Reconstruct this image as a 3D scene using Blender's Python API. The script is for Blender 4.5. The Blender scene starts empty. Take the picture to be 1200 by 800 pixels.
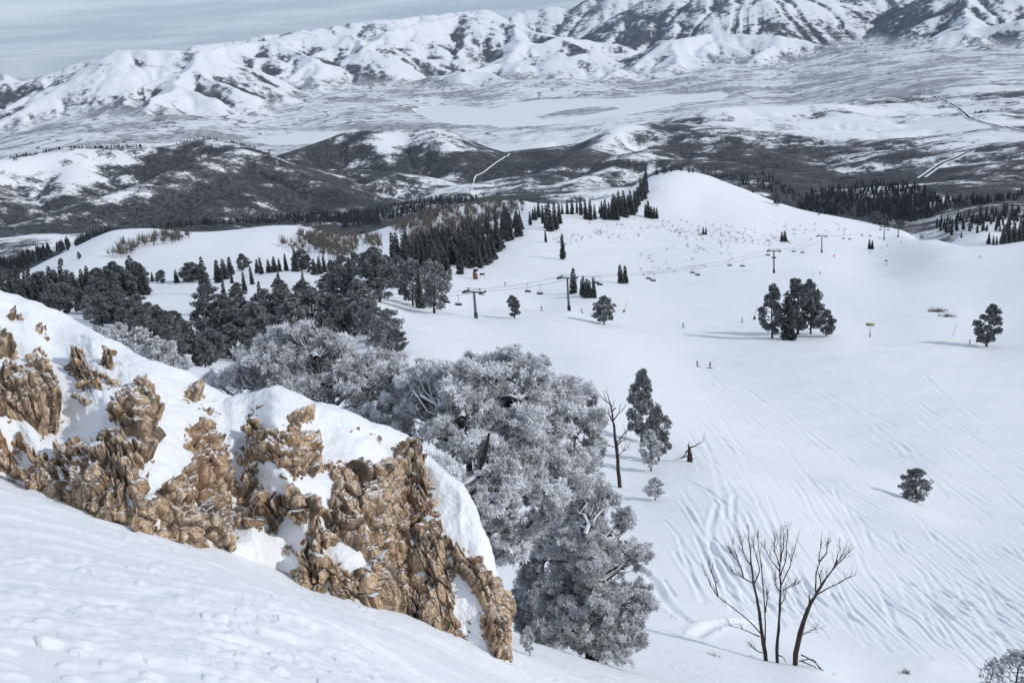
import bpy, math, random
import numpy as np
from mathutils import Vector, Matrix
R = math.radians
S = bpy.context.scene
COL = S.collection
rng = np.random.default_rng(7)
random.seed(7)

# ------------------------------------------------------------------ camera
FPX, PITCH, ROLL = 1320.0, R(15.5), R(4.0)
_f = np.array([0, math.cos(PITCH), -math.sin(PITCH)])
_r0 = np.array([1.0, 0, 0]); _u0 = np.array([0, math.sin(PITCH), math.cos(PITCH)])
CUP = _u0 * math.cos(ROLL) + _r0 * math.sin(ROLL)
CRT = _r0 * math.cos(ROLL) - _u0 * math.sin(ROLL)
def pdir(px, py):
    d = _f + (px - 600) / FPX * CRT + (400 - py) / FPX * CUP
    return d / np.linalg.norm(d)
def at(px, py, d):
    return pdir(px, py) * d
def proj(p):
    p = np.asarray(p, float); z = p @ _f
    return 600 + FPX * (p @ CRT) / z, 400 - FPX * (p @ CUP) / z, z
cam_d = bpy.data.cameras.new('camera'); cam = bpy.data.objects.new('camera', cam_d); COL.objects.link(cam)
cam_d.sensor_width = 36; cam_d.lens = 36 * FPX / 1200; cam_d.clip_start = 0.1; cam_d.clip_end = 120000
cam.matrix_world = Matrix(((CRT[0], CUP[0], -_f[0], 0), (CRT[1], CUP[1], -_f[1], 0), (CRT[2], CUP[2], -_f[2], 0), (0, 0, 0, 1)))
S.camera = cam

# ------------------------------------------------------------------ noise (numpy)
def _hash(ix, iy, seed):
    h = (ix.astype(np.int64) * 374761393 + iy.astype(np.int64) * 668265263 + seed * 974711) & 0xffffffff
    h = ((h ^ (h >> 13)) * 1274126177) & 0xffffffff
    h = ((h ^ (h >> 16)) * 2246822519) & 0xffffffff
    return (h ^ (h >> 15)) & 0xffffffff
def perlin(x, y, seed=0):
    ix = np.floor(x); iy = np.floor(y); fx = x - ix; fy = y - iy
    ux = fx * fx * fx * (fx * (fx * 6 - 15) + 10); uy = fy * fy * fy * (fy * (fy * 6 - 15) + 10)
    def g(a, b):
        an = _hash(ix + a, iy + b, seed) * (2 * math.pi / 4294967296.0)
        return np.cos(an) * (fx - a) + np.sin(an) * (fy - b)
    n0 = g(0, 0) * (1 - ux) + g(1, 0) * ux
    n1 = g(0, 1) * (1 - ux) + g(1, 1) * ux
    return (n0 * (1 - uy) + n1 * uy) * 1.4
def fbm(x, y, octs=4, seed=0, gain=.5, lac=2.03, ridged=False):
    a = 1.0; s = 0; t = 0
    for o in range(octs):
        n = perlin(x, y, seed + o * 17)
        if ridged: n = 1 - 2 * np.abs(n)
        s = s + a * n; t += a
        a *= gain; x = x * lac + 13.7; y = y * lac - 7.3
    return s / t
def vnoise3(p, seed=0):
    """cell (voronoi) noise in 2-D: p (n,2) -> F1, F2, cell random, cell offset"""
    ix = np.floor(p); best = np.full(len(p), 9.0); sec = np.full(len(p), 9.0); rid = np.zeros(len(p)); dv = np.zeros((len(p), 2))
    for a in (-1, 0, 1):
        for b in (-1, 0, 1):
            cx = ix[:, 0] + a; cy = ix[:, 1] + b
            h1 = _hash(cx, cy, seed) / 4294967296.0; h2 = _hash(cx, cy, seed + 91) / 4294967296.0
            qx = cx + h1 - p[:, 0]; qy = cy + h2 - p[:, 1]
            d = np.hypot(qx, qy); m = d < best
            sec = np.where(m, best, np.minimum(sec, d))
            rid = np.where(m, _hash(cx, cy, seed + 53) / 4294967296.0, rid)
            dv[m, 0] = qx[m]; dv[m, 1] = qy[m]
            best = np.where(m, d, best)
    return best, sec, rid, dv
def unit(a): return a / (np.linalg.norm(a, axis=-1, keepdims=True) + 1e-9)
def sstep(a, b, x):
    t = np.clip((x - a) / (b - a), 0, 1); return t * t * (3 - 2 * t)

# ------------------------------------------------------------------ objects
def mesh_np(name, v, f, mats=(), midx=None, smooth=False, attrs=None):
    """v (n,3); f (m,k) array, or list of arrays with different k"""
    fs = f if isinstance(f, list) else [f]
    fs = [np.asarray(a, np.int32) for a in fs if len(a)]
    me = bpy.data.meshes.new(name)
    v = np.ascontiguousarray(v, np.float32)
    me.vertices.add(len(v)); me.vertices.foreach_set('co', v.ravel())
    loops = np.concatenate([a.ravel() for a in fs]).astype(np.int32)
    cnt = np.concatenate([np.full(len(a), a.shape[1], np.int32) for a in fs])
    me.loops.add(len(loops)); me.loops.foreach_set('vertex_index', loops)
    me.polygons.add(len(cnt))
    st = np.zeros(len(cnt), np.int32); st[1:] = np.cumsum(cnt)[:-1]
    me.polygons.foreach_set('loop_start', st)
    if smooth: me.polygons.foreach_set('use_smooth', np.ones(len(cnt), bool))
    for m in mats: me.materials.append(m)
    if midx is not None: me.polygons.foreach_set('material_index', np.asarray(midx, np.int32))
    if attrs:
        for k, a in attrs.items():
            at_ = me.attributes.new(k, 'FLOAT', 'POINT'); at_.data.foreach_set('value', np.ascontiguousarray(a, np.float32))
    me.update(calc_edges=True); me.validate()
    return me
def link(name, me, parent=None, loc=None):
    o = bpy.data.objects.new(name, me); COL.objects.link(o)
    if parent is not None: o.parent = parent
    if loc is not None: o.location = loc
    return o
def tag(o, label, cat, group=None):
    o['label'] = label; o['category'] = cat
    if group: o['group'] = group
    return o
def struct(o, kind='structure'):
    o['kind'] = kind; return o
def empty(name, loc, rz=0.0, sc=1.0):
    o = bpy.data.objects.new(name, None); COL.objects.link(o)
    o.location = loc; o.rotation_euler = (0, 0, rz); o.scale = (sc, sc, sc); o.empty_display_size = .5
    return o

class MB:
    """collects quads/tris into one mesh"""
    def __init__(s): s.v = []; s.q = []; s.t = []; s.qm = []; s.tm = []; s.n = 0
    def add(s, v, q=None, t=None, m=0):
        v = np.asarray(v, float).reshape(-1, 3); s.v.append(v)
        if q is not None and len(q): q = np.asarray(q, int); s.q.append(q + s.n); s.qm.append(np.full(len(q), m))
        if t is not None and len(t): t = np.asarray(t, int); s.t.append(t + s.n); s.tm.append(np.full(len(t), m))
        s.n += len(v)
    def box(s, c, sz, rot=None, m=0):
        x, y, z = np.asarray(sz, float) / 2
        p = np.array([[-x, -y, -z], [x, -y, -z], [x, y, -z], [-x, y, -z], [-x, -y, z], [x, -y, z], [x, y, z], [-x, y, z]])
        if rot is not None: p = p @ np.asarray(rot).T
        s.add(p + np.asarray(c, float), [[0, 3, 2, 1], [4, 5, 6, 7], [0, 1, 5, 4], [1, 2, 6, 5], [2, 3, 7, 6], [3, 0, 4, 7]], m=m)
    def tube(s, pts, rad, n=6, m=0, cap=True):
        pts = np.asarray(pts, float); k = len(pts); rad = np.broadcast_to(np.asarray(rad, float), (k,))
        tan = np.gradient(pts, axis=0); tan /= np.linalg.norm(tan, axis=1)[:, None] + 1e-9
        ref = np.array([0.31, 0.2, 0.93]) if abs(tan[0, 2]) < .9 else np.array([1.0, 0.1, 0])
        a = np.cross(tan, ref); a /= np.linalg.norm(a, axis=1)[:, None] + 1e-9
        b = np.cross(tan, a)
        th = np.arange(n) * 2 * math.pi / n
        v = pts[:, None, :] + rad[:, None, None] * (np.cos(th)[None, :, None] * a[:, None, :] + np.sin(th)[None, :, None] * b[:, None, :])
        i = np.arange(k - 1)[:, None] * n; j = np.arange(n)[None, :]; j2 = (j + 1) % n
        q = np.stack([i + j, i + n + j, i + n + j2, i + j2], -1).reshape(-1, 4)
        s.add(v.reshape(-1, 3), q, m=m)
        if cap:
            for r0, flip in ((0, False), (k - 1, True)):
                c = np.vstack([v[r0], pts[r0][None]])
                t = [[jj, (jj + 1) % n, n] if flip else [(jj + 1) % n, jj, n] for jj in range(n)]
                s.add(c, t=t, m=m)
    def build(s, name, mats, smooth=False, attrs=None):
        fs = []; mi = []
        if s.q: fs.append(np.concatenate(s.q)); mi.append(np.concatenate(s.qm))
        if s.t: fs.append(np.concatenate(s.t)); mi.append(np.concatenate(s.tm))
        if not isinstance(mats, (list, tuple)): mats = [mats]
        return mesh_np(name, np.concatenate(s.v), fs, mats, np.concatenate(mi), smooth, attrs)

# ------------------------------------------------------------------ materials
class NT:
    def __init__(s, name):
        s.m = bpy.data.materials.new(name); s.m.use_nodes = True; s.t = s.m.node_tree; s.n = s.t.nodes
        s.b = s.n['Principled BSDF']; s.b.inputs['Specular IOR Level'].default_value = .25
    def node(s, typ, **kw):
        n = s.n.new(typ)
        for k, v in kw.items():
            if k.startswith('i_'): n.inputs[int(k[2:]) if k[2:].isdigit() else k[2:]].default_value = v
            else: setattr(n, k, v)
        return n
    def l(s, a, b): s.t.links.new(a, b)
    def noise(s, vec, scale, detail=4, rough=.55, dist=0.0):
        n = s.node('ShaderNodeTexNoise'); n.inputs['Scale'].default_value = scale; n.inputs['Detail'].default_value = detail
        n.inputs['Roughness'].default_value = rough; n.inputs['Distortion'].default_value = dist
        if vec is not None: s.l(vec, n.inputs['Vector'])
        return n.outputs['Fac']
    def math(s, op, a, b=None, c=None, clamp=False):
        n = s.node('ShaderNodeMath', operation=op); n.use_clamp = clamp
        for i, x in enumerate((a, b, c)):
            if x is None: continue
            if isinstance(x, (int, float)): n.inputs[i].default_value = x
            else: s.l(x, n.inputs[i])
        return n.outputs[0]
    def ramp(s, fac, stops, interp='LINEAR'):
        n = s.node('ShaderNodeValToRGB'); cr = n.color_ramp; cr.interpolation = interp
        while len(cr.elements) < len(stops): cr.elements.new(.5)
        for e, (p, c) in zip(cr.elements, stops):
            e.position = p; e.color = (*c, 1) if len(c) == 3 else c
        s.l(fac, n.inputs[0]); return n.outputs[0]
    def smooth(s, x, a, b):
        n = s.node('ShaderNodeMapRange'); n.interpolation_type = 'SMOOTHSTEP'
        n.inputs[1].default_value = a; n.inputs[2].default_value = b
        s.l(x, n.inputs[0]); return n.outputs[0]
    def mix(s, fac, a, b):
        n = s.node('ShaderNodeMix', data_type='RGBA')
        if isinstance(fac, (int, float)): n.inputs[0].default_value = fac
        else: s.l(fac, n.inputs[0])
        for i, x in ((6, a), (7, b)):
            if isinstance(x, tuple): n.inputs[i].default_value = (*x, 1)
            else: s.l(x, n.inputs[i])
        return n.outputs[2]
    def attr(s, name):
        n = s.node('ShaderNodeAttribute'); n.attribute_name = name; return n.outputs['Fac']
    def coord(s, which='Object'):
        return s.node('ShaderNodeTexCoord').outputs[which]
    def mapping(s, vec, scale=(1, 1, 1), rot=(0, 0, 0)):
        n = s.node('ShaderNodeMapping'); n.inputs['Scale'].default_value = scale; n.inputs['Rotation'].default_value = rot
        s.l(vec, n.inputs['Vector']); return n.outputs[0]
    def bump(s, h, strength=.5, dist=.1, prev=None):
        n = s.node('ShaderNodeBump'); n.inputs['Strength'].default_value = strength; n.inputs['Distance'].default_value = dist
        s.l(h, n.inputs['Height'])
        if prev is not None: s.l(prev, n.inputs['Normal'])
        return n.outputs[0]
    def out(s, color=None, rough=.8, normal=None):
        if color is not None:
            if isinstance(color, tuple): s.b.inputs['Base Color'].default_value = (*color, 1)
            else: s.l(color, s.b.inputs['Base Color'])
        s.b.inputs['Roughness'].default_value = rough
        if normal is not None: s.l(normal, s.b.inputs['Normal'])
        return s.m
def plain(name, c, rough=.7, metal=0.0, var=.15, scale=8.0):
    t = NT(name); n = t.noise(t.coord(), scale, 3)
    d = tuple(x * (1 - var) for x in c); e = tuple(min(1, x * (1 + var)) for x in c)
    t.b.inputs['Metallic'].default_value = metal
    return t.out(t.ramp(n, [(.3, d), (.7, e)]), rough)
# ------------------------------------------------------------------ terrain: one polar sheet about the camera foot
def _az(deg): return R(deg)
AZ = np.concatenate([np.linspace(-180, -50, 40)[:-1], np.linspace(-50, -27, 60)[:-1], np.linspace(-27, 27, 880)[:-1], np.linspace(27, 50, 60)[:-1], np.linspace(50, 180, 40)])
AZ = np.radians(AZ)
def lg(a, b, n): return np.geomspace(a, b, n, endpoint=False)
RR = np.concatenate([lg(.4, 3, 24), lg(3, 42, 430), lg(42, 320, 1050), lg(320, 1500, 430), lg(1500, 9000, 420), lg(9000, 24000, 460), np.geomspace(24000, 46000, 30)])
NR, NA = len(RR), len(AZ)
GX = RR[:, None] * np.sin(AZ)[None, :]; GY = RR[:, None] * np.cos(AZ)[None, :]
R0 = 10.0
CP = """
0,800,4.5 300,800,5.5 500,800,8.5 600,800,13 700,800,19 800,800,28 900,795,38 1000,800,44 1100,800,48 1200,800,52
0,700,6.5 200,720,7 400,740,8.5 500,760,11 0,640,9 200,660,10.5 350,700,11.5
0,562,14.2 100,600,13.8 268,645,13.3 350,690,12.8 470,722,13.3 597,775,14.2 -300,560,12 -300,800,4
0,620,20 0,560,30 0,480,60 0,420,110 250,700,20 250,660,30 250,560,60 250,480,110 450,720,22 450,690,32 450,600,60 450,500,110
600,745,25 620,762,28 690,768,30 760,778,34 560,700,40 600,690,45
840,777,38 905,772,42 960,782,42 1090,780,50 1200,770,58 1350,770,60
900,700,60 1000,700,68 1100,700,76 1200,700,82 800,700,50 760,650,66 820,620,80 900,600,95 1000,600,112 1100,620,108 1200,650,98
830,545,118 920,560,122 1000,572,122 1060,585,122 1130,620,112 760,550,113 768,585,96 725,590,92 750,520,133 805,541,120
1080,588,134 1200,600,140 1200,540,180 1100,540,170 1000,540,165 900,500,190 800,480,185 700,480,150 1350,560,170
820,430,295 700,420,250 620,420,240 560,420,230 480,400,240 940,395,370 905,397,362 968,394,372 1019,395,390 1157,407,385
1200,420,350 1100,430,310 1000,440,275 1350,420,350
635,361,425 558,373,345 667,364,400 708,380,370 603,372,355 682,364,415 480,365,340 509,367,335 445,355,330
592,332,520 560,325,540 690,349,460 731,332,540 659,304,640 672,344,480
770,330,560 800,300,680 860,300,690 907,320,610 963,296,800 1036,281,980 960,320,620 1020,310,760 1040,320,680
1100,300,700 1200,330,560 1200,300,680 1150,340,540 1100,370,450 1350,320,560
765,257,900 700,258,860 640,270,780 625,266,790 820,270,860 918,283,860 820,240,980
770,208,1080 795,201,1120 830,207,1140 880,225,1160 930,243,1170 980,255,1180 1020,262,1150 1060,271,1080 1100,282,900 1130,289,800 1165,288,800 1200,283,820 1350,270,820
745,222,1050 720,232,1020 690,237,980 660,242,940 640,246,920
795,235,1500 880,255,1500 980,290,1500 1060,305,1400 1130,330,1100 1200,320,1150 1350,320,1150 720,255,1400 640,270,1300
0,331,850 60,304,870 100,286,890 130,273,900 170,270,900 230,274,900 300,270,900 345,268,900 380,274,900
50,320,760 150,300,780 250,300,740 350,292,800 150,352,470 250,345,480 320,340,480 340,317,560 230,330,560 380,320,560 390,330,500
0,360,480 60,355,470 -200,380,480 -200,360,800 230,370,380 250,400,300 200,420,230 280,420,260 350,400,280 400,400,260 330,340,430
-200,390,1300 0,355,1300 130,300,1300 230,297,1300 345,292,1350
520,318,560 480,318,520 450,300,650 540,290,720 500,280,800 580,265,880 600,250,950 480,265,950 460,285,780 400,290,800
400,283,900 450,268,1000 500,250,1080 560,239,1150 610,237,1150 450,305,1500 560,270,1600 610,265,1600 380,300,1400
440,262,2300 500,243,2700 560,233,2900 610,231,3000 30,290,1900 20,278,2300 100,270,2700 200,266,2850 300,262,2850 400,252,2800 -200,290,2300
1000,250,2000 1100,237,2200 1200,226,2300 1200,262,1650 1150,268,1550 1000,225,2700 1000,202,3200 900,203,3300 1100,200,3000 1200,190,3000 1350,190,3000
800,198,3500 1000,172,4200 1100,160,4300 1200,150,4600 900,173,4300 1000,140,5600 1200,120,6200 900,140,6000 1100,115,7200 800,150,5600 1350,120,6200
700,222,3200 1000,100,10800 1200,90,9500 1350,80,9500
100,155,11300 350,107,14600 600,97,14300 480,108,14300 720,62,22000 850,78,14800 1000,50,17500 1150,60,14300 200,130,12500
"""
_pts = []
for tok in CP.split():
    a, b, c = map(float, tok.split(',')); _pts.append(at(a, b, c))
_pts += [np.array(p, float) for p in [(0, 0, -1.72), (-3, 0, -1.5), (4, 0, -2.3), (0, -15, .8), (0, -60, 8), (-40, -30, 6), (40, -30, -10), (0, -400, 10), (-400, -100, -20), (400, -100, -60), (0, -3000, -300), (3000, 0, -400), (-3000, 0, -400), (0, -20000, -700), (20000, -3000, -700), (-20000, -3000, -700)]]
for az_, r_, z_ in [(a, 10000, -780) for a in (-24, -16, -8, 0, 8, 14)] + [(a, 11500, -780) for a in (-10, 0, 8)] + [(a, 6800, -745) for a in (-26, -18, -10, -3)] + [(a, 26000, -650) for a in (-40, -25, -12, 0, 12, 25, 40)] + [(a, 45000, -600) for a in (-40, -20, 0, 20, 40)] + [(-40, 10000, -780), (40, 10000, -700), (-40, 4000, -520), (40, 4000, -520)]:
    _pts.append(np.array([r_ * math.sin(R(az_)), r_ * math.cos(R(az_)), z_]))
_pts = np.array(_pts)
def _warp(x, y):
    r = np.hypot(x, y) + 1e-9; g = np.log1p(r / R0) / r
    return x * g, y * g, R0 + r
_pu, _pv, _ps = _warp(_pts[:, 0], _pts[:, 1])
def _tk(d2): return np.where(d2 > 0, d2 * np.log(d2 + 1e-20), 0)
_n = len(_pts)
_K = _tk((_pu[:, None] - _pu[None]) ** 2 + (_pv[:, None] - _pv[None]) ** 2) + np.eye(_n) * 2e-4
_P = np.stack([np.ones(_n), _pu, _pv], 1)
_A = np.block([[_K, _P], [_P.T, np.zeros((3, 3))]])
_w = np.linalg.solve(_A, np.concatenate([_pts[:, 2] / _ps, np.zeros(3)]))
def tps(x, y):
    sh = x.shape; u, v, s = _warp(x.ravel(), y.ravel()); o = (_w[_n] + _w[_n + 1] * u + _w[_n + 2] * v)
    u32 = u.astype(np.float32); v32 = v.astype(np.float32); acc = np.zeros(len(u), np.float32)
    for i in range(_n):
        d2 = (u32 - np.float32(_pu[i])) ** 2 + (v32 - np.float32(_pv[i])) ** 2 + np.float32(1e-12)
        acc += np.float32(_w[i]) * d2 * np.log(d2)
    return ((o + acc) * s).reshape(sh)
# evaluate on a thinned grid, then refine smoothly along rows and columns
_ri = np.unique(np.concatenate([np.arange(0, NR, 4), [NR - 1]])); _ci = np.unique(np.concatenate([np.arange(0, NA, 3), [NA - 1]]))
_zc = tps(GX[np.ix_(_ri, _ci)], GY[np.ix_(_ri, _ci)]) / (R0 + RR[_ri])[:, None]
def _cub(xs, ys, xq):   # cubic hermite along axis 0
    m = np.gradient(ys, xs, axis=0); k = np.clip(np.searchsorted(xs, xq, side='right') - 1, 0, len(xs) - 2)
    h = xs[k + 1] - xs[k]; t = ((xq - xs[k]) / h)[:, None]; h = h[:, None]
    return (2*t**3 - 3*t**2 + 1) * ys[k] + (t**3 - 2*t**2 + t) * h * m[k] + (-2*t**3 + 3*t**2) * ys[k + 1] + (t**3 - t**2) * h * m[k + 1]
_zz = _cub(np.log(RR[_ri]), _zc, np.log(RR))
_zz = _cub(AZ[_ci], _zz.T.copy(), AZ).T
GZ = _zz * (R0 + RR)[:, None]

# ---- ridges (hills and mountains) as families of spurs
SEG = []   # (x0,y0,h0,x1,y1,h1,k)
def floor_at(x, y):
    return float(tps(np.array([x]), np.array([y]))[0])
def ridge_family(pts, k, spacing, slen, ksp, sub=None, seed=0, sides=(1, -1), conc=.8, jit=.35, depth=1.0, rough=0.0):
    rg = np.random.default_rng(seed)
    P = np.array([at(*p) for p in pts])
    L = np.concatenate([[0], np.cumsum(np.hypot(*np.diff(P[:, :2], axis=0).T))])
    n = max(2, int(L[-1] / spacing)); s = np.linspace(0, L[-1], n + 1); s[1:-1] += rg.uniform(-.3, .3, n - 1) * spacing
    Q = np.stack([np.interp(s, L, P[:, i]) for i in range(3)], 1)
    Q[:, 2] += rg.normal(0, rough, n + 1)
    for a, b in zip(Q[:-1], Q[1:]): SEG.append((*a, *b, k))
    for i in range(n + 1):
        a = Q[max(0, i - 1)]; b = Q[min(n, i + 1)]; d = (b - a)[:2]; d /= np.linalg.norm(d)
        for sd in sides:
            nrm = np.array([d[1], -d[0]]) * sd; an = rg.normal(0, jit); c, si = math.cos(an), math.sin(an)
            nrm = np.array([nrm[0] * c - nrm[1] * si, nrm[0] * si + nrm[1] * c])
            ln = slen * rg.uniform(.7, 1.15); m = 5; prev = Q[i]; dirn = nrm.copy()
            ex = Q[i][:2] + nrm * ln; fl = min(floor_at(*ex), Q[i][2] - 20); hh = (Q[i][2] - fl) * depth
            for j in range(1, m + 1):
                t = j / m; an = rg.normal(0, .16); c, si = math.cos(an), math.sin(an); dirn = np.array([dirn[0] * c - dirn[1] * si, dirn[0] * si + dirn[1] * c])
                xy = prev[:2] + dirn * ln / m
                z = Q[i][2] - hh * (t ** conc) + (rg.normal(0, rough) if j < m else 0)
                cur = np.array([*xy, z]); SEG.append((*prev, *cur, ksp))
                if sub and j < m:
                    for s2 in (1, -1):
                        if rg.random() < .85:
                            a2 = s2 * rg.uniform(.7, 1.25); c, si = math.cos(a2), math.sin(a2)
                            dd = np.array([dirn[0] * c - dirn[1] * si, dirn[0] * si + dirn[1] * c]); l2 = sub * rg.uniform(.6, 1.2)
                            SEG.append((*cur, *(cur[:2] + dd * l2), cur[2] - l2 * ksp * .62, ksp * 1.1))
                prev = cur
# mid-distance hills
ridge_family([(-160,210,3500),(-60,190,3600),(0,178,3700),(60,170,3780),(100,158,3850),(165,150,3950),(220,152,3900),(290,172,3700),(340,195,3500),(400,215,3300),(455,235,3100)], .62, 330, 950, .50, 230, seed=3, conc=.85, rough=7)
ridge_family([(315,178,4500),(370,160,4650),(400,150,4700),(460,141,4750),(520,148,4700),(560,160,4600),(585,168,4600)], .62, 330, 1000, .52, 260, seed=5, conc=.9, rough=8)
ridge_family([(590,226,3250),(640,198,3600),(690,172,4200),(745,133,5000),(790,141,5000),(850,146,5100)], .62, 330, 800, .44, 240, seed=8, conc=.9, rough=7)
ridge_family([(660,208,3300),(740,180,3700),(820,166,4000),(900,166,4300)], .62, 330, 700, .40, 220, seed=9, rough=7)
ridge_family([(840,124,5600),(900,118,5900),(960,121,5800),(1030,135,5300),(1080,146,5000)], .62, 300, 700, .28, 180, seed=11, rough=5)
ridge_family([(1000,190,3400),(1080,168,3800),(1180,160,4100),(1280,150,4200)], .62, 300, 600, .27, 180, seed=12, rough=5)
# the far ranges
ridge_family([(-200,120,14800),(0,107,15000),(40,88,15000),(75,73,14800),(110,60,14500),(165,52,14500),(190,49,14300),(228,57,14300)], .85, 900, 3400, .46, 700, seed=21, rough=25)
ridge_family([(110,140,12400),(150,112,13400),(180,90,14600),(225,63,16200),(260,52,16600),(300,47,16800),(350,42,17000),(400,34,17200),(440,60,16200)], .85, 700, 2500, .50, 600, seed=22, rough=20)
ridge_family([(230,55,21000),(300,44,21000),(400,29,21500),(470,22,22000),(560,12,24000),(620,4,25000),(680,-12,25500),(740,-28,25500),(800,-34,26000)], .85, 1500, 3500, .40, 900, seed=23, rough=25)
ridge_family([(425,60,16200),(450,38,17000),(480,26,17500),(510,19,17800),(545,16,18000),(580,20,18000),(610,30,17500),(650,42,17000),(690,62,16300)], .85, 750, 3200, .50, 700, seed=24, rough=25)
ridge_family([(545,84,15000),(590,70,15400),(630,60,15600),(680,64,15300),(725,82,14900)], .85, 650, 1300, .42, 450, seed=25, rough=15)
ridge_family([(690,66,18000),(725,30,19000),(770,-8,20000),(830,-34,20000),(900,-38,19500),(955,-4,19000),(995,44,18600)], .85, 900, 3800, .46, 700, seed=26, rough=25)
ridge_family([(735,80,15200),(765,58,15800),(800,42,16200),(820,33,16400),(850,40,16400),(890,36,16200),(930,44,16200),(970,38,16400),(990,60,16000)], .85, 800, 1500, .50, 500, seed=27, rough=20)
ridge_family([(1008,52,17800),(1050,12,18600),(1100,-26,19000),(1180,-42,18500),(1300,-54,18000)], .85, 900, 3600, .48, 700, seed=28, rough=25)
ridge_family([(1060,58,15200),(1110,38,15400),(1160,28,15600),(1230,15,15600)], .85, 700, 1500, .46, 500, seed=29, rough=18)
ridge_family([(-250,112,25000),(-100,102,25000),(0,85,25000),(60,74,25000),(115,68,25000),(240,60,25000)], .85, 1600, 3600, .42, 900, seed=30, rough=25)
ridge_family([(860,-30,25000),(960,-34,25000),(1080,-44,25000)], .85, 1600, 3600, .42, 900, seed=31, rough=25)
wx = np.zeros_like(GX); wy = np.zeros_like(GX)
_fr = int(np.searchsorted(RR, 1500))
_sx, _sy = GX[_fr:], GY[_fr:]; _rs = RR[_fr:, None]
_sc = np.where(_rs > 10000, 1.0, .33)
_wx = (fbm(_sx / 900, _sy / 900, 4, 101) * 260 + fbm(_sx / 240, _sy / 240, 3, 107) * 40) * _sc
_wy = (fbm(_sx / 900, _sy / 900, 4, 103) * 260 + fbm(_sx / 240, _sy / 240, 3, 109) * 40) * _sc
_X = _sx + _wx; _Y = _sy + _wy
RZ = np.full(_X.shape, -5000.0)
_fl0 = GZ[_fr:]
for (x0, y0, h0, x1, y1, h1, k) in SEG:
    reach = (max(h0, h1) + 900) / k + 400
    rm0 = max(1500, min(math.hypot(x0, y0), math.hypot(x1, y1)) - reach); rm1 = max(math.hypot(x0, y0), math.hypot(x1, y1)) + reach
    i0 = np.searchsorted(RR, rm0) - _fr; i1 = np.searchsorted(RR, rm1) - _fr
    a0, a1 = math.atan2(x0, y0), math.atan2(x1, y1); da = reach / max(rm0, 1500)
    j0 = np.searchsorted(AZ, min(a0, a1) - da); j1 = np.searchsorted(AZ, max(a0, a1) + da)
    i0 = max(i0, 0)
    if i1 <= i0 or j1 <= j0: continue
    px_ = _X[i0:i1, j0:j1].astype(np.float32) - np.float32(x0); py_ = _Y[i0:i1, j0:j1].astype(np.float32) - np.float32(y0)
    dx, dy = x1 - x0, y1 - y0; L2 = dx * dx + dy * dy + 1e-6
    t = np.clip((px_ * np.float32(dx) + py_ * np.float32(dy)) / np.float32(L2), 0, 1)
    d = np.sqrt((px_ - t * np.float32(dx)) ** 2 + (py_ - t * np.float32(dy)) ** 2)
    np.maximum(RZ[i0:i1, j0:j1], h0 + t * (h1 - h0) - k * d, out=RZ[i0:i1, j0:j1])
_w2 = np.where(_rs > 10000, 45.0, 16.0)
_dif = RZ - _fl0
REL = np.clip(_dif, 0, 2000)
_hh = np.clip(.5 + .5 * _dif / _w2, 0, 1)
_z = _fl0 * (1 - _hh) + RZ * _hh + _w2 * _hh * (1 - _hh) * .5
_am = sstep(10, 260, _dif) 
_z += fbm(_sx / 420, _sy / 420, 5, 131, ridged=True) * (_am * np.where(_rs > 10000, 22, 8))
_z += fbm(_sx / 130, _sy / 130, 3, 141) * _am * np.where(_rs > 10000, 8, 4)
# rolling ground of the near valley
_rol = sstep(1500, 2300, _rs) * (1 - sstep(7500, 9500, _rs))
_z += _rol * (1 - .7 * _am) * (fbm(_sx / 700, _sy / 500, 4, 151) * 58 + fbm(_sx / 190, _sy / 190, 3, 153, ridged=True) * 5)
_z += sstep(9500, 12500, _rs) * (1 - _am) * fbm(_sx / 1500, _sy / 1500, 3, 157) * 22
GZ[_fr:] = _z
FLOORDIF = _dif
def boxblur(a, nr, nc, it=2):
    for _ in range(it):
        for ax, n in ((0, nr), (1, nc)):
            if n < 1: continue
            pad = [(0, 0), (0, 0)]; pad[ax] = (n + 1, n); c = np.cumsum(np.pad(a, pad, mode='edge'), axis=ax)
            a = (np.take(c, np.arange(2 * n + 1, c.shape[ax]), ax) - np.take(c, np.arange(0, c.shape[ax] - 2 * n - 1), ax)) / (2 * n + 1)
    return a

_m0 = int(np.searchsorted(RR, 7600)) - _fr
GZ[_fr:_fr + _m0] = boxblur(GZ[_fr:_fr + _m0], 4, 9)
GZ[_fr + _m0:] = boxblur(GZ[_fr + _m0:], 1, 1, 1)
# ---- running water: carve the drainage into hills and mountains
def drainage(z, r, steps=260):
    n, m = z.shape; H = boxblur(z, 1, 2, 1) + fbm(_sx / 60, _sy / 60, 2, 171) * 1.0
    idx = np.arange(n * m).reshape(n, m); best = np.zeros((n, m)); tgt = np.full((n, m), n * m)
    dr = np.gradient(r)[:, None]; da = np.gradient(AZ)[None] * r[:, None]
    for a in (-1, 0, 1):
        for b in (-1, 0, 1):
            if a == b == 0: continue
            sl = (H - np.roll(H, (-a, -b), (0, 1))) / np.sqrt((a * dr) ** 2 + (b * da) ** 2)
            if a: sl[-1 if a > 0 else 0] = -1
            k = sl > best; best = np.where(k, sl, best); tgt = np.where(k, np.roll(idx, (-a, -b), (0, 1)), tgt)
    tgt = tgt.ravel(); F = np.broadcast_to(dr * da, (n, m)).ravel().copy(); A = F.copy()
    for _ in range(steps):
        F = np.bincount(tgt, weights=F, minlength=n * m + 1)[:n * m]; A += F
    return A.reshape(n, m)
_a0 = np.where(_rs > 9000, 15000.0, 1500.0)
_rel = np.maximum(sstep(8, 90, _dif), .6 * _rol)
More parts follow.
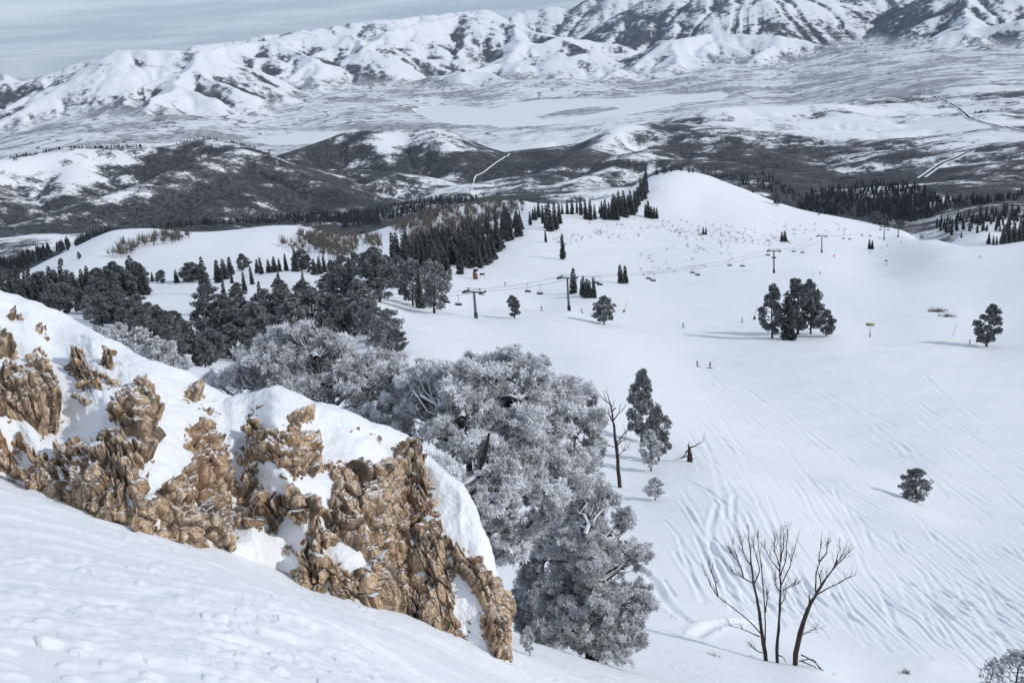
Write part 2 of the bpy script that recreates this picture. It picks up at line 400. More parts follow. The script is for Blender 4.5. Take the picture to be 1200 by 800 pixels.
for _p in range(3):
    ACC = np.log10(np.maximum(drainage(GZ[_fr:], RR[_fr:]) / _a0, 1))
    GZ[_fr:] -= boxblur(np.minimum(ACC, 2.6), 1, 2, 1) * _rel * np.where(_rs > 9000, 30.0, 10.0)
ACC = boxblur(np.minimum(ACC, 2.6), 1, 2, 1)

# ---- lookups
def zgrid(x, y):
    x = np.atleast_1d(np.asarray(x, float)); y = np.atleast_1d(np.asarray(y, float))
    r = np.hypot(x, y); a = np.arctan2(x, y)
    i = np.clip(np.searchsorted(RR, r) - 1, 0, NR - 2); j = np.clip(np.searchsorted(AZ, a) - 1, 0, NA - 2)
    u = np.clip((r - RR[i]) / (RR[i + 1] - RR[i]), 0, 1); v = (a - AZ[j]) / (AZ[j + 1] - AZ[j])
    return (GZ[i, j] * (1 - u) + GZ[i + 1, j] * u) * (1 - v) + (GZ[i, j + 1] * (1 - u) + GZ[i + 1, j + 1] * u) * v
def gz(x, y): return float(zgrid(x, y)[0])
def ground(px, py, rmin=2.0, rmax=46000, strict=False):
    """first hit of the view line with the terrain at horizontal range > rmin"""
    d = pdir(px, py); a = math.atan2(d[0], d[1]); tn = d[2] / math.hypot(d[0], d[1])
    j = int(np.clip(np.searchsorted(AZ, a) - 1, 0, NA - 2)); v = (a - AZ[j]) / (AZ[j + 1] - AZ[j])
    zz = GZ[:, j] * (1 - v) + GZ[:, j + 1] * v - tn * RR
    ok = np.where((zz[:-1] < 0) & (zz[1:] >= 0) & (RR[1:] > rmin) & (RR[1:] < rmax))[0]
    if len(ok) == 0:
        if strict: return None
        m = np.where((RR > rmin) & (RR < rmax))[0]; i = m[np.argmax((zz[m]) / RR[m])]; r = RR[i]
    else:
        i = ok[0]; r = RR[i] + (RR[i + 1] - RR[i]) * (-zz[i]) / (zz[i + 1] - zz[i])
    x, y = r * math.sin(a), r * math.cos(a)
    return np.array([x, y, gz(x, y)])
def pxh(p, npx):      # world height of npx photo pixels at point p
    return npx * float(np.asarray(p) @ _f) / FPX
# ------------------------------------------------------------------ reservoir, vegetation cover
def in_poly(x, y, poly):
    c = np.zeros(x.shape, bool); n = len(poly); j = n - 1
    for i in range(n):
        xi, yi = poly[i]; xj, yj = poly[j]
        c ^= ((yi > y) != (yj > y)) & (x < (xj - xi) * (y - yi) / (yj - yi + 1e-12) + xi)
        j = i
    return c
ZLAKE = -782.0
def on_plane(px, py, z):
    d = pdir(px, py); return (d * (z / d[2]))[:2]
LAKES = [[(483,130),(500,126),(533,124),(577,128),(605,121),(633,117),(687,116),(733,116),(765,112),(800,111),(850,108),(858,112),(845,118),(800,121),(763,130),(730,136),(700,140),(667,146),(633,148),(600,149),(587,150),(573,147),(540,147),(510,143),(493,135)],
         [(283,164),(310,160),(333,157),(365,155),(400,154),(420,152),(410,160),(400,165),(377,168),(345,170),(317,170)]]
ISLE = [(628,137),(660,130),(690,126),(722,124),(726,128),(700,133),(670,138),(640,141)]
_k = slice(int(np.searchsorted(RR, 7000)), int(np.searchsorted(RR, 16000)))
LK = np.zeros(GX.shape, bool)
for pl in LAKES:
    LK[_k] |= in_poly(GX[_k], GY[_k], [on_plane(a, b, ZLAKE) for a, b in pl])
LK[_k] &= ~in_poly(GX[_k], GY[_k], [on_plane(a, b, ZLAKE) for a, b in ISLE])
_lw = np.clip(boxblur(LK[_k].astype(float), 34, 26) * 2.6, 0, 1)
_lw = _lw * (FLOORDIF[_k.start - _fr:_k.stop - _fr] < 15)
GZ[_k] = GZ[_k] * (1 - _lw) + (ZLAKE + 2.5) * _lw
GZ[LK] = ZLAKE
VP = """20,230,.38 60,200,.55 110,170,.5 165,160,.5 200,180,.6 150,200,.55 120,230,.75 200,220,.6 260,200,.55 260,230,.7 330,215,.5 330,235,.7 400,235,.7 60,250,.5 10,255,.5 300,175,.5 40,185,.55
100,275,.75 200,262,.85 300,258,.9 400,250,.9 450,255,.95 500,240,.95 560,235,.9 30,285,.7 50,275,.3
360,185,.7 400,165,.65 460,150,.75 430,200,.9 380,190,.85 420,180,.85 450,215,.95 500,185,.85 570,205,.9 440,170,.85 400,165,.8 350,178,.8 30,215,.5 80,235,.65 60,225,.5 100,200,.6 130,185,.6 20,200,.5 150,215,.7 230,215,.75 400,200,.65 500,160,.6 480,190,.75 540,170,.55 520,200,.35 540,215,.35 560,190,.75 590,160,.15 620,160,.2 600,200,.8
650,200,.85 700,180,.85 740,140,.08 720,160,.75 780,160,.85 720,200,.8 660,220,.75 720,175,.3 800,170,.85
820,135,.4 870,120,.3 900,130,.15 960,150,.15 880,160,.6 1000,150,.15 1050,150,.15 1100,140,.2 900,175,.85 850,195,.9 950,200,.8 1000,190,.65 1050,185,.85 1000,215,.9 1100,210,.8 1150,180,.45 1190,190,.7 1180,205,.45 1150,215,.75 1100,230,.55 1050,250,.8 1120,255,.35 1180,250,.4 960,235,.95 1000,250,.95
1030,115,.7 1080,105,.65 1000,120,.65 1150,90,.35 1100,80,.45 1180,100,.25 950,100,.45 1170,140,.2 1100,95,.65
200,150,.5 120,155,.45 60,165,.1 300,140,.2 330,150,.4 400,110,.15 440,125,.45 500,115,.3 600,110,.4 680,130,.65 720,100,.45 780,95,.4 860,100,.55 900,85,.25 950,75,.45 1000,65,.5 1100,55,.15 850,85,.2
100,80,.12 60,110,.28 100,110,.55 130,130,.7 200,80,.5 170,100,.15 220,110,.15 190,60,.05 40,140,.5 280,70,.3 350,70,.25 300,100,.6 350,95,.6 400,100,.5 420,60,.2 450,80,.55 480,40,.28 530,30,.32 560,60,.5 620,80,.25 650,75,.08 720,90,.2 740,50,.75 700,60,.55 780,70,.12 760,30,.5 800,20,.5 850,15,.55 900,30,.6 820,45,.12 880,50,.12 950,35,.7 980,50,.3 1000,30,.6 1060,30,.8 1100,20,.6 1150,20,.5 1180,10,.3"""
_vp = np.array([[float(q) for q in t.split(',')] for t in VP.split()])
_vg = np.array([ground(a, b, 1500) for a, b, c in _vp])
VEG = np.full(GX.shape, .3, np.float32)
_r3, _a3 = np.log(RR[_fr:])[:, None], AZ[None, :]
num = np.zeros(GX[_fr:].shape, np.float32); den = np.full(GX[_fr:].shape, 1e-4, np.float32)
for (gx_, gy_, gz_), v in zip(_vg, _vp[:, 2]):
    r_, a_ = math.log(math.hypot(gx_, gy_)), math.atan2(gx_, gy_)
    w = 1 / (((_r3 - r_) / .09) ** 2 + ((_a3 - a_) / .03) ** 2 + .3) ** 1.5
    num += (w * v).astype(np.float32); den += w.astype(np.float32)
_v = num / den
# gullies carry more brush and trees; slopes turned from sun too, shade painted in
_gy = np.gradient(GZ[_fr:], axis=0) / np.gradient(RR)[_fr:, None]
_gx = np.gradient(GZ[_fr:], axis=1) / (np.gradient(AZ)[None] * RR[_fr:, None])
_c1 = (boxblur(GZ[_fr:], 12, 30) - GZ[_fr:]) / (RR[_fr:, None] * .0024)
_c2 = (boxblur(GZ[_fr:], 4, 9) - GZ[_fr:]) / (RR[_fr:, None] * .0008)
_conc = np.clip(_c1, -1, 1) * .7 + np.clip(_c2, -1, 1) * .35
_am2 = sstep(5, 120, FLOORDIF)
_v = _v + _am2 * (_conc * .20 + (np.clip(ACC - .25, 0, 1.6) * .36 - .06) * np.where(_rs > 7500, 1.5, 1.6) + np.clip(_gx * .6 + _gy * .1, np.where(_rs > 7500, -.22, -.06), .3) * np.where(_rs > 7500, 1, .7))
_v = .46 + (_v - .46) * .85 + .08 * (1 - _am2) * sstep(7500, 9500, _rs)
_v += .25 * (1 - sstep(6000, 7500, _rs)) * sstep(.10, -.02, _a3) + .03 * sstep(11000, 12500, _rs) * _am2
_v = np.where(LK[_fr:], -.6, _v)
_v += .22 * fbm(GX[_fr:] / 700, GY[_fr:] / 500, 3, 181) * (1 - sstep(7000, 9000, _rs))
VEG[_fr:] = np.clip(_v, -.6, np.where(_rs < 7500, .88, 1.0))
def snow_mat(name, sc):
    t = NT(name); c = t.coord()
    n1 = t.noise(c, 1.3 * sc, 5); n2 = t.noise(c, 11 * sc, 4, .6)
    nrm = t.bump(n1, .25, .12 / sc); nrm = t.bump(n2, .3, .02 / sc, nrm)
    return t.out((.80, .82, .85), .6, nrm)
M_snow_near = snow_mat('wind packed snow', 1.0)
M_snow_mid = snow_mat('piste snow', .12)
FLAT = np.zeros(GX.shape); FLAT[_fr:] = (1 - _am2) * sstep(7500, 9000, _rs) * (1 - LK[_fr:])
def far_mat():
    t = NT('snowy brush hills'); c = t.coord()
    n1 = t.noise(c, 1 / 620, 5, .62); n2 = t.noise(c, 1 / 75, 5, .68); n3 = t.noise(c, 1 / 11, 3, .7)
    a = t.attr('veg')
    def cen(x, k): return t.math('MULTIPLY', t.math('SUBTRACT', x, .5), k)
    s = t.math('ADD', t.math('ADD', cen(n1, .80), cen(n2, .62)), t.math('ADD', cen(n3, .32), cen(a, .36)))
    s = t.math('ADD', s, .5)
    m = t.smooth(s, .45, .56)
    fw = t.mapping(c, (1, 1.25, 0), (0, 0, .5))
    vo = t.node('ShaderNodeTexVoronoi', feature='DISTANCE_TO_EDGE'); vo.inputs['Scale'].default_value = 1 / 420; t.l(fw, vo.inputs['Vector'])
    ln = t.math('MULTIPLY', t.smooth(vo.outputs['Distance'], .055, .025), t.smooth(n2, .45, .50))
    v2 = t.node('ShaderNodeTexVoronoi', feature='F1'); v2.inputs['Scale'].default_value = 1 / 55; t.l(fw, v2.inputs['Vector'])
    tw = t.math('MULTIPLY', t.smooth(v2.outputs['Distance'], .6, .4), t.smooth(n1, .50, .56))
    fl = t.math('MULTIPLY', t.math('MAXIMUM', t.math('MULTIPLY', ln, .9), t.math('MULTIPLY', tw, .85)), t.attr('flat'))
    m = t.math('MAXIMUM', fl, t.math('MULTIPLY', m, t.math('SUBTRACT', 1.0, t.math('MULTIPLY', t.attr('flat'), .5))))
    dark = t.mix(t.smooth(t.math('ADD', n2, t.math('MULTIPLY', a, .3)), .55, .8), (.060, .054, .056), (.016, .019, .022))
    n4 = t.smooth(n3, .42, .62)
    dark = t.mix(t.math('MULTIPLY', n4, .13), dark, (.5, .51, .53))
    return t.out(t.mix(m, (.78, .80, .83), dark), .85)
M_far = far_mat()
# plain roads in the valley
# ------------------------------------------------------------------ wind crust, moguls and ski tracks in the snow
_i = slice(0, int(np.searchsorted(RR, 60)))
_x, _y = GX[_i], GY[_i]; _rr = RR[_i][:, None]
patch = sstep(-.05, .45, fbm(_x / 3.2, _y / 2.2, 3, 601))
GZ[_i] += (fbm(_x / 2.4, _y / 1.6, 4, 603) * .045 + patch * fbm(_x * 3.2, _y * 3.6, 4, 605, ridged=True) * .030 + fbm(_x * 7, _y * 9, 3, 607) * .006 + .012 * patch) * (1 - sstep(40, 60, _rr)) * sstep(.4, 2, _rr)
# sharp-edged wind scallops
sc_ = fbm(_x * 1.1 + _y * .35, _y * 2.6 - _x * .5, 4, 609); GZ[_i] += .016 * sstep(.02, .12, sc_) * (1 - sstep(18, 45, _rr)) + .009 * sstep(.22, .3, sc_) * (1 - sstep(18, 45, _rr))
_i = slice(int(np.searchsorted(RR, 36)), int(np.searchsorted(RR, 1500)))
_x, _y = GX[_i], GY[_i]; _rr = RR[_i][:, None]
GZ[_i] += sstep(36, 60, _rr) * (fbm(_x / 26, _y / 20, 3, 611) * .55 + fbm(_x / 7, _y / 7, 3, 613) * .14 * (1 - sstep(250, 500, _rr)) + fbm(_x / 90, _y / 80, 3, 615) * 1.3 * sstep(150, 400, _rr))
_fld = np.array([(840,560,.5,1),(870,600,.4,1),(900,640,.4,1),(960,640,.7,1),(1000,600,.9,.8),(1060,680,1,.8),(1150,700,1,.65),(1150,620,1,.62),(1000,530,1,.55),(900,500,1,.55),(1150,540,1,.58),(980,720,.9,.9),(1050,760,1,.7),(850,470,.8,.8),(780,440,1,.35),(1000,430,1,.3),(800,620,.45,1),(850,700,.5,1)], float)
def flow(px, py):
    w = 1 / ((_fld[:, 0] - px) ** 2 + (_fld[:, 1] - py) ** 2 + 900); d = (w[:, None] * _fld[:, 2:]).sum(0); return d / np.linalg.norm(d)
rs_ = random.Random(5)
def carve(P, depth, wid):
    wid = max(.85 * wid, .0017 * math.hypot(P[0][0], P[0][1]))
    for a, b in zip(P[:-1], P[1:]):
        r0, r1 = sorted((math.hypot(a[0], a[1]), math.hypot(b[0], b[1]))); a0, a1 = sorted((math.atan2(a[0], a[1]), math.atan2(b[0], b[1]))); m = wid * 4
        i0, i1 = np.searchsorted(RR, [r0 - m, r1 + m]); j0, j1 = np.searchsorted(AZ, [a0 - m / r0, a1 + m / r0])
        if i1 - i0 < 1 or j1 - j0 < 1: continue
        x = GX[i0:i1, j0:j1] - a[0]; y = GY[i0:i1, j0:j1] - a[1]; dx, dy = b[0] - a[0], b[1] - a[1]
        L2 = dx * dx + dy * dy + 1e-9; t = (x * dx + y * dy) / L2; k = (t >= 0) & (t < 1)
        d = np.abs(x * dy - y * dx) / math.sqrt(L2)
        CARV[i0:i1, j0:j1] += k * depth * (-np.exp(-(d / wid) ** 2) + .55 * np.exp(-((d - 1.9 * wid) / (.8 * wid)) ** 2))
CARV = np.zeros_like(GZ)
def track(px, py, n, depth, wid, step=9, wig=0.0):
    ro = rs_.gauss(0, .16); P = []; ph = rs_.uniform(0, 6)
    for k in range(n):
        if px > 1260 or py > 830: break
        d = flow(px, py); d = np.array([d[0] * math.cos(ro) - d[1] * math.sin(ro), d[0] * math.sin(ro) + d[1] * math.cos(ro)]); o = wig * math.sin(ph + k * .75); g = ground(px + o * d[1], py - o * d[0], 44, 700, True)
        if g is None or (P and np.linalg.norm(g - P[-1]) > .13 * np.linalg.norm(g)): break
        P.append(g); px += d[0] * step; py += d[1] * step
    if len(P) > 2: carve(P, depth, wid)
for _ in range(130):
    u = rs_.random(); px = 835 + 380 * u; py = rs_.uniform(545 + 60 * u, 700 + 40 * u)
    track(px, py, rs_.randint(6, 30), rs_.uniform(.02, .065), rs_.uniform(.10, .15), 9, rs_.choice([0, 1.0, 2.5, 4]))
for _ in range(70):
    track(rs_.uniform(800, 1200), rs_.uniform(430, 560), rs_.randint(5, 20), rs_.uniform(.03, .07), rs_.uniform(.2, .3), 9, rs_.choice([0, 0, 2]))
for _ in range(14):
    track(rs_.uniform(770, 870), rs_.uniform(560, 680), rs_.randint(8, 20), rs_.uniform(.04, .10), rs_.uniform(.12, .18), 8, rs_.choice([0, 1.5]))
for q in ([(700,640),(720,652),(745,662),(765,680),(775,700),(790,716),(808,728)], [(815,745),(835,732),(860,728),(890,730)], [(840,590),(832,620),(836,650),(850,680),(865,715)], [(860,580),(858,610),(866,640),(880,676)], [(800,560),(830,575),(852,592)]):
    P = np.array(q, float); s = np.linspace(0, len(P) - 1, 5 * len(P)); carve([ground(np.interp(t, np.arange(len(P)), P[:, 0]), np.interp(t, np.arange(len(P)), P[:, 1]), 30, 400) for t in s], .13, .24)
_i = slice(int(np.searchsorted(RR, 40)), int(np.searchsorted(RR, 330)))
CARV[_i] *= .35 + .75 * sstep(-.35, .3, fbm(GX[_i] / 16, GY[_i] / 16, 3, 631)) * 1.1
GZ += .8 * CARV
_i = slice(0, int(np.searchsorted(RR, 16)))
_c = sstep(.05, .3, fbm(GX[_i] / 1.3, GY[_i] / .8, 3, 641) + .35 * sstep(8, 4.5, RR[_i][:, None]))
_f1, _f2, _rid, _dv = vnoise3(np.stack([(GX[_i] / .085).ravel(), (GY[_i] / .11).ravel()], 1), 643)
GZ[_i] += _c * (np.clip((_rid - .55) * 1.2, 0, 1) * np.clip(.75 - _f1, 0, 1)).reshape(GX[_i].shape) * .085 * sstep(1, 3, RR[_i][:, None])
# ------------------------------------------------------------------ terrain sheets
def sheet(name, r0, r1, mat, attrs=None):
    i0 = 0 if r0 <= 0 else int(np.searchsorted(RR, r0)); i1 = min(NR - 1, int(np.searchsorted(RR, r1)))
    v = np.stack([GX[i0:i1 + 1, :-1], GY[i0:i1 + 1, :-1], GZ[i0:i1 + 1, :-1]], -1)
    nr, nc = v.shape[:2]
    i = np.arange(nr - 1)[:, None] * nc; j = np.arange(nc)[None]; j2 = (j + 1) % nc
    q = np.stack([i + j, i + nc + j, i + nc + j2, i + j2], -1).reshape(-1, 4)[:, ::-1]
    V = v.reshape(-1, 3); fs = [q]
    if r0 <= 0:
        V = np.vstack([V, [[0, 0, float(GZ[0, :-1].mean())]]]); c = len(V) - 1
        fs.append(np.array([[c, (k + 1) % nc, k] for k in range(nc)]))
    at_ = None
    if attrs:
        at_ = {k: np.concatenate([a[i0:i1 + 1, :-1].ravel(), [0.0]] if r0 <= 0 else [a[i0:i1 + 1, :-1].ravel()]) for k, a in attrs.items()}
    me = mesh_np(name, V, fs, [mat], smooth=True, attrs=at_)
    return struct(link(name, me))
sheet('snow_slope', 0, 42, M_snow_near)
sheet('ski_hill', 42, 1500, M_snow_mid)
sheet('valley', 1500, 9000, M_far, {'veg': VEG, 'flat': FLAT})
sheet('mountains', 9000, 46000, M_far, {'veg': VEG, 'flat': FLAT})
# ------------------------------------------------------------------ the snow-draped outcrop
def _pl(s): return np.array([[float(q) for q in t.split(',')] for t in s.split()])
TOPL = _pl("-160,285 -80,318 0,345 30,356 60,372 100,393 150,417 200,437 235,455 262,469 285,466 303,459 320,456 335,460 360,473 400,487 440,501 470,512 485,520 500,545 520,560 540,577 555,602 570,642 583,692 592,742 600,776")
BOTL = _pl("-160,500 -80,528 0,556 50,577 100,598 150,617 200,632 245,641 268,646 300,658 335,671 350,684 400,700 470,716 520,738 545,748 570,763 600,779")
def build_outcrop():
    nx = 1050; xs = np.linspace(-120, 599, nx)
    T = np.interp(xs, TOPL[:, 0], TOPL[:, 1]); B = np.interp(xs, BOTL[:, 0], BOTL[:, 1])
    ker = np.ones(9) / 9
    sm = lambda a, n=1: a if n == 0 else sm(np.convolve(np.pad(a, 4, mode='edge'), ker, 'valid'), n - 1)
    T = sm(T, 1); B = sm(B, 1)
    DB = sm(np.array([np.linalg.norm(ground(x, b, 6, 22)) for x, b in zip(xs, B)]), 40)
    vf = np.linspace(0, 1, 330); nvf = len(vf)
    dD = np.interp(xs, [-120, 0, 150, 262, 300, 330, 400, 480, 540, 600], [3.9, 3.8, 3.6, 3.1, 2.5, 2.3, 2.2, 2.0, 1.0, .4])
    V = vf[:, None]; X = np.broadcast_to(xs[None], (nvf, nx)); PY = B[None] + V * (T - B)[None]
    D = DB[None] + dD[None] * (.30 * V + .70 * V ** 2.4)
    D = D + .55 * np.exp(-((X - (268 + 34 * V)) / 20) ** 2) * sstep(.05, .3, V) * (1 - .4 * V)       # the gully
    D = D - .75 * np.exp(-((X - (322 + 24 * (1 - V))) / 30) ** 2) * sstep(.2, .6, V) * (1 - .55 * sstep(.8, 1, V))   # the nose right of it
    D = D - .40 * np.exp(-((X - 85) / 55) ** 2 - ((PY - 560) / 40) ** 2) - .35 * np.exp(-((X - 160) / 26) ** 2 - ((PY - 485) / 34) ** 2) - .4 * np.exp(-((X - 30) / 45) ** 2 - ((PY - 462) / 34) ** 2)
    D = D + .35 * np.exp(-((X - 110) / 40) ** 2 - ((PY - 495) / 22) ** 2)
    dirs = _f[None, None] + ((X - 600) / FPX)[..., None] * CRT + ((400 - PY) / FPX)[..., None] * CUP
    dirs /= np.linalg.norm(dirs, axis=-1)[..., None]
    P = dirs * D[..., None]
    # skirt into the snow and the hidden far side
    down = [P[0] + np.array([0, .25 * k, -.3 * k]) for k in (3, 2, 1)]
    back = []; cur = P[-1].copy(); hgt = np.clip((B - T) / 120, .15, 1)[:, None]
    for k in range(1, 30):
        t = k / 29
        back.append(P[-1] + hgt * np.array([0, 3.6 * t ** .9, -6.5 * t ** 2.0 - .3 * t]))
    A = np.concatenate([np.array(down), P, np.array(back)]); nd = 3
    nr = len(A)
    # outward normals of the smooth base
    def normals(Q):
        du = np.gradient(Q, axis=1); dv = np.gradient(Q, axis=0); n = np.cross(du, dv); n /= np.linalg.norm(n, axis=-1)[..., None] + 1e-9
        return n
    N0 = normals(A)
    if (N0[nd + 120, 450] @ _f) > 0: N0 = -N0
    N0 = np.stack([boxblur(N0[..., k], 18, 26) for k in range(3)], -1); N0 /= np.linalg.norm(N0, axis=-1)[..., None] + 1e-9
    sx_ = np.cumsum(np.concatenate([[0], np.linalg.norm(np.diff(P[160], axis=0), axis=1)]))
    U = np.broadcast_to(sx_[None], (nr, nx)); Hh = np.linalg.norm(np.diff(A, axis=0), axis=-1); Wv = np.concatenate([np.zeros((1, nx)), np.cumsum(Hh, 0)]) - np.cumsum(Hh, 0)[nd]
    # rock cover
    M = np.zeros((nvf, nx))
    rocks = ["-120,420 -60,415 -20,430 0,436 14,433 20,444 32,438 41,414 50,410 49,438 62,442 69,470 67,500 50,506 20,491 0,489 -60,470 -120,440", "-120,470 0,497 10,510 22,504 36,510 46,500 40,530 28,541 30,562 0,556 -120,515",
             "84,420 92,416 101,424 100,450 108,470 98,480 90,470 86,452", "104,450 112,440 124,421 134,425 128,440 134,446 121,459", "155,452 165,441 176,454 182,470 187,480 181,502 178,521 165,516 152,506 138,500 132,482 144,466",
             "27,561 40,544 55,534 65,527 84,517 106,525 122,518 142,520 160,520 178,536 172,556 166,575 162,588 177,588 192,569 202,558 226,560 216,545 241,524 256,540 268,556 276,590 276,616 268,645 200,640 160,620 100,606 60,592",
             "224,505 240,500 262,503 266,540 250,545 232,524 226,520", "277,547 285,521 300,496 310,507 329,511 344,484 354,486 348,508 362,504 381,524 383,546 365,561 345,559 320,546 300,536",
             "282,562 294,544 308,566 316,582 331,574 346,560 351,580 366,590 371,606 331,616 322,626 300,616 284,600",
             "381,546 394,534 401,556 411,542 430,548 441,560 447,544 455,538 468,526 481,528 495,535 500,560 508,600 518,618 524,680 542,722 532,745 500,735 470,722 430,708 390,700 345,684 352,655 331,647 334,620 350,598 364,616 370,600 384,582 394,570",
             "519,622 536,640 546,662 561,656 576,682 590,722 600,775 580,768 570,742 561,702 549,738 540,752 534,702 526,660", "345,484 372,487 372,492 345,497", "5,372 24,364 26,374 14,378", "44,381 55,382 54,390 46,390", "118,400 130,402 128,410 120,408", "160,412 170,410 172,420 162,422", "196,421 204,424 200,430", "216,458 230,452 236,464 222,470", "240,478 252,476 250,484 242,484", "300,470 308,474 306,482 300,480", "408,500 420,500 416,510 408,508", "432,507 442,505 438,520 433,518", "-10,392 8,400 20,408 12,420 -10,415"]
    snows = ["378,640 398,628 430,650 431,664 412,668 388,655", "366,566 384,568 380,596 368,604", "428,602 440,600 436,622 424,634", "530,668 546,672 560,702 548,736 536,720", "518,632 530,642 534,662 524,660", "350,604 366,620 352,650 342,640", "446,560 456,570 462,588 452,584", "196,546 214,548 212,560 196,560", "130,536 138,536 136,552 130,548"]
    specks = ["170,520 268,500 274,560 262,600 170,596", "330,600 372,560 384,600 348,668 330,650", "285,545 372,540 372,612 300,604", "20,500 110,505 90,540 30,545", "70,400 130,415 120,480 75,470"]
    for s in rocks: M[in_poly(X, PY, _pl(s))] = 1
    for s in snows: M[in_poly(X, PY, _pl(s))] = 0
    SP = np.zeros((nvf, nx))
    for s in specks: SP[in_poly(X, PY, _pl(s))] = 1
    M = boxblur(M, 4, 7); SP = boxblur(SP, 9, 14)
    Mf = np.zeros((nr, nx)); Mf[nd:nd + nvf] = M; Mf[:nd] = M[0]
    Sf = np.zeros((nr, nx)); Sf[nd:nd + nvf] = SP
    # blocks
    wxx = U + .10 * fbm(U * 2.2, Wv * 2.2, 3, 301); wyy = Wv + .10 * fbm(U * 2.2, Wv * 2.2, 3, 303)
    ca, sa = math.cos(.42), math.sin(.42)
    u2 = wxx * ca + wyy * sa; v2 = -wxx * sa + wyy * ca
    def blocks(su, sv, seed):
        p = np.stack([(u2 / su).ravel(), (v2 / sv).ravel()], 1); f1, f2, rid, dv = vnoise3(p, seed)
        a = rid * 6.283 * 3.7
        tilt = dv[:, 0] * np.cos(a) + dv[:, 1] * np.sin(a)
        return [q.reshape(nr, nx) for q in (f2 - f1, rid, tilt)]
    e1, r1, t1 = blocks(.36, .60, 311); e2, r2, t2 = blocks(.13, .24, 313); e3, r3, t3 = blocks(.05, .09, 315)
    c1 = 1 - sstep(0, .05, e1); c2 = 1 - sstep(0, .08, e2); c3 = 1 - sstep(0, .13, e3)
    blk = (r1 - .5) * .26 + t1 * .10 - .10 * c1 + (r2 - .5) * .115 + t2 * .06 - .06 * c2 + (r3 - .5) * .036 + t3 * .025 - .025 * c3
    blk += fbm(U * 14, Wv * 14, 4, 321) * .03
    ROCKD = (Mf - .50) * .26 + blk * (.40 + .40 * Mf) - .03 + Sf * (Mf - .2) * ((r2 - .60) * .34 - .02 + (r3 - .5) * .08)
    EZ = 4 * Mf * (1 - Mf)
    ROCKD += EZ * ((r2 - .5) * .22 + (r3 - .5) * .14) - Mf * .22 * sstep(.86, .93, r2) * (1 - .5 * r3)
    ROCKD[nd + nvf:] = -.4
    ROCKD = .5 * ROCKD + .5 * boxblur(ROCKD, 1, 1, 1) + fbm(U * 30, Wv * 30, 2, 351) * .010 * Mf
    edge = sstep(0, 14, np.minimum(xs - xs[0], xs[-1] - xs))[None]
    RP = A + N0 * (ROCKD * (.25 + .75 * edge))[..., None]
    SD = fbm(U * 1.1, Wv * 1.1, 3, 331) * .10 + fbm(U * 5, Wv * 5, 3, 333) * .022 + fbm(U * 16, Wv * 16, 2, 335) * .006
    SD -= .06 * boxblur(Mf, 12, 18)           # the snow thins round bare rock
    SP_ = A + N0 * (SD * edge)[..., None]
    i = np.arange(nr - 1)[:, None] * nx; j = np.arange(nx - 1)[None]
    q = np.stack([i + j, i + j + 1, i + nx + j + 1, i + nx + j], -1).reshape(-1, 4)
    root = empty('rock_outcrop', tuple(P[0, nx // 2]))
    off = np.array(P[0, nx // 2])
    RPv = RP.reshape(-1, 3) - off
    # angular blocks bedded in the face
    import bmesh
    protos = []
    rg = np.random.default_rng(66)
    for k in range(26):
        bm = bmesh.new()
        for _ in range(18):
            p = rg.uniform(-1, 1, 3); p = np.sign(p) * np.abs(p) ** .45; p /= (np.abs(p) ** 3.2).sum() ** (1 / 3.2)
            bm.verts.new(p * np.array([.5, .5, .5]))
        r_ = bmesh.ops.convex_hull(bm, input=bm.verts)
        bmesh.ops.delete(bm, geom=[e for e in r_['geom_interior'] if isinstance(e, bmesh.types.BMVert)], context='VERTS')
        bm.verts.ensure_lookup_table(); bm.verts.index_update()
        protos.append((np.array([v_.co[:] for v_ in bm.verts]), np.array([[v_.index for v_ in f_.verts] for f_ in bm.faces if len(f_.verts) == 3]))); bm.free()
    BV, BT, BC, nb = [], [], [], 0
    tu = unit(np.gradient(A, axis=1)); tv = unit(np.gradient(A, axis=0))
    Wr = Wv[:, ::1]
    SKEW = np.stack([fbm(U * .9, Wv * .9, 2, 340 + k) for k in range(3)], -1) * 2
    def bed(spacing, smin, smax, lo, hi, poke, prob):
        nonlocal nb
        # jittered cells in surface metres: pick the grid vertex nearest to each cell's point
        cu = np.floor(U / spacing); cv = np.floor(Wv / spacing); key = (cu * 4096 + cv).astype(np.int64).ravel()
        order = rg.permutation(len(key)); _, first = np.unique(key[order], return_index=True)
        for vi in order[first]:
            i, j = divmod(int(vi), nx)
            m = Mf[i, j]
            if not (nd <= i < nd + nvf - 2) or m < lo or m > hi or rg.random() > prob or not 4 < j < nx - 4: continue
            if m < .8 and Sf[i, j] > .3 and rg.random() < .35: continue
            V0, T0 = protos[rg.integers(len(protos))]
            sz = rg.uniform(smin, smax); sc = sz * np.array([rg.uniform(.55, 1.0), rg.uniform(.9, 1.7), rg.uniform(.6, .95)])
            a = rg.normal(-.40, .20) + (1.4 if rg.random() < .18 else 0); t1_ = tu[i, j] * math.cos(a) + tv[i, j] * math.sin(a); n_ = unit(N0[i, j] + rg.normal(0, .17, 3) + .25 * SKEW[i, j]); t2_ = unit(np.cross(n_, t1_)); t1_ = np.cross(t2_, n_)
            c_ = A[i, j] + N0[i, j] * (max(ROCKD[i, j], -.05) + poke * sz - .28 * sz) - off
            vv = (V0 * sc) @ np.stack([t1_, t2_, n_]); BV.append(vv + c_); BT.append(T0 + nb); nb += len(vv)
            BC.append(np.full(len(vv), rg.random()))
    bed(.16, .10, .22, .45, 2, .0, .25)
    bed(.075, .05, .12, .04, .6, .25, .42)
    nb0 = len(RPv); V_ = np.concatenate([RPv] + BV); T_ = np.concatenate(BT) + nb0
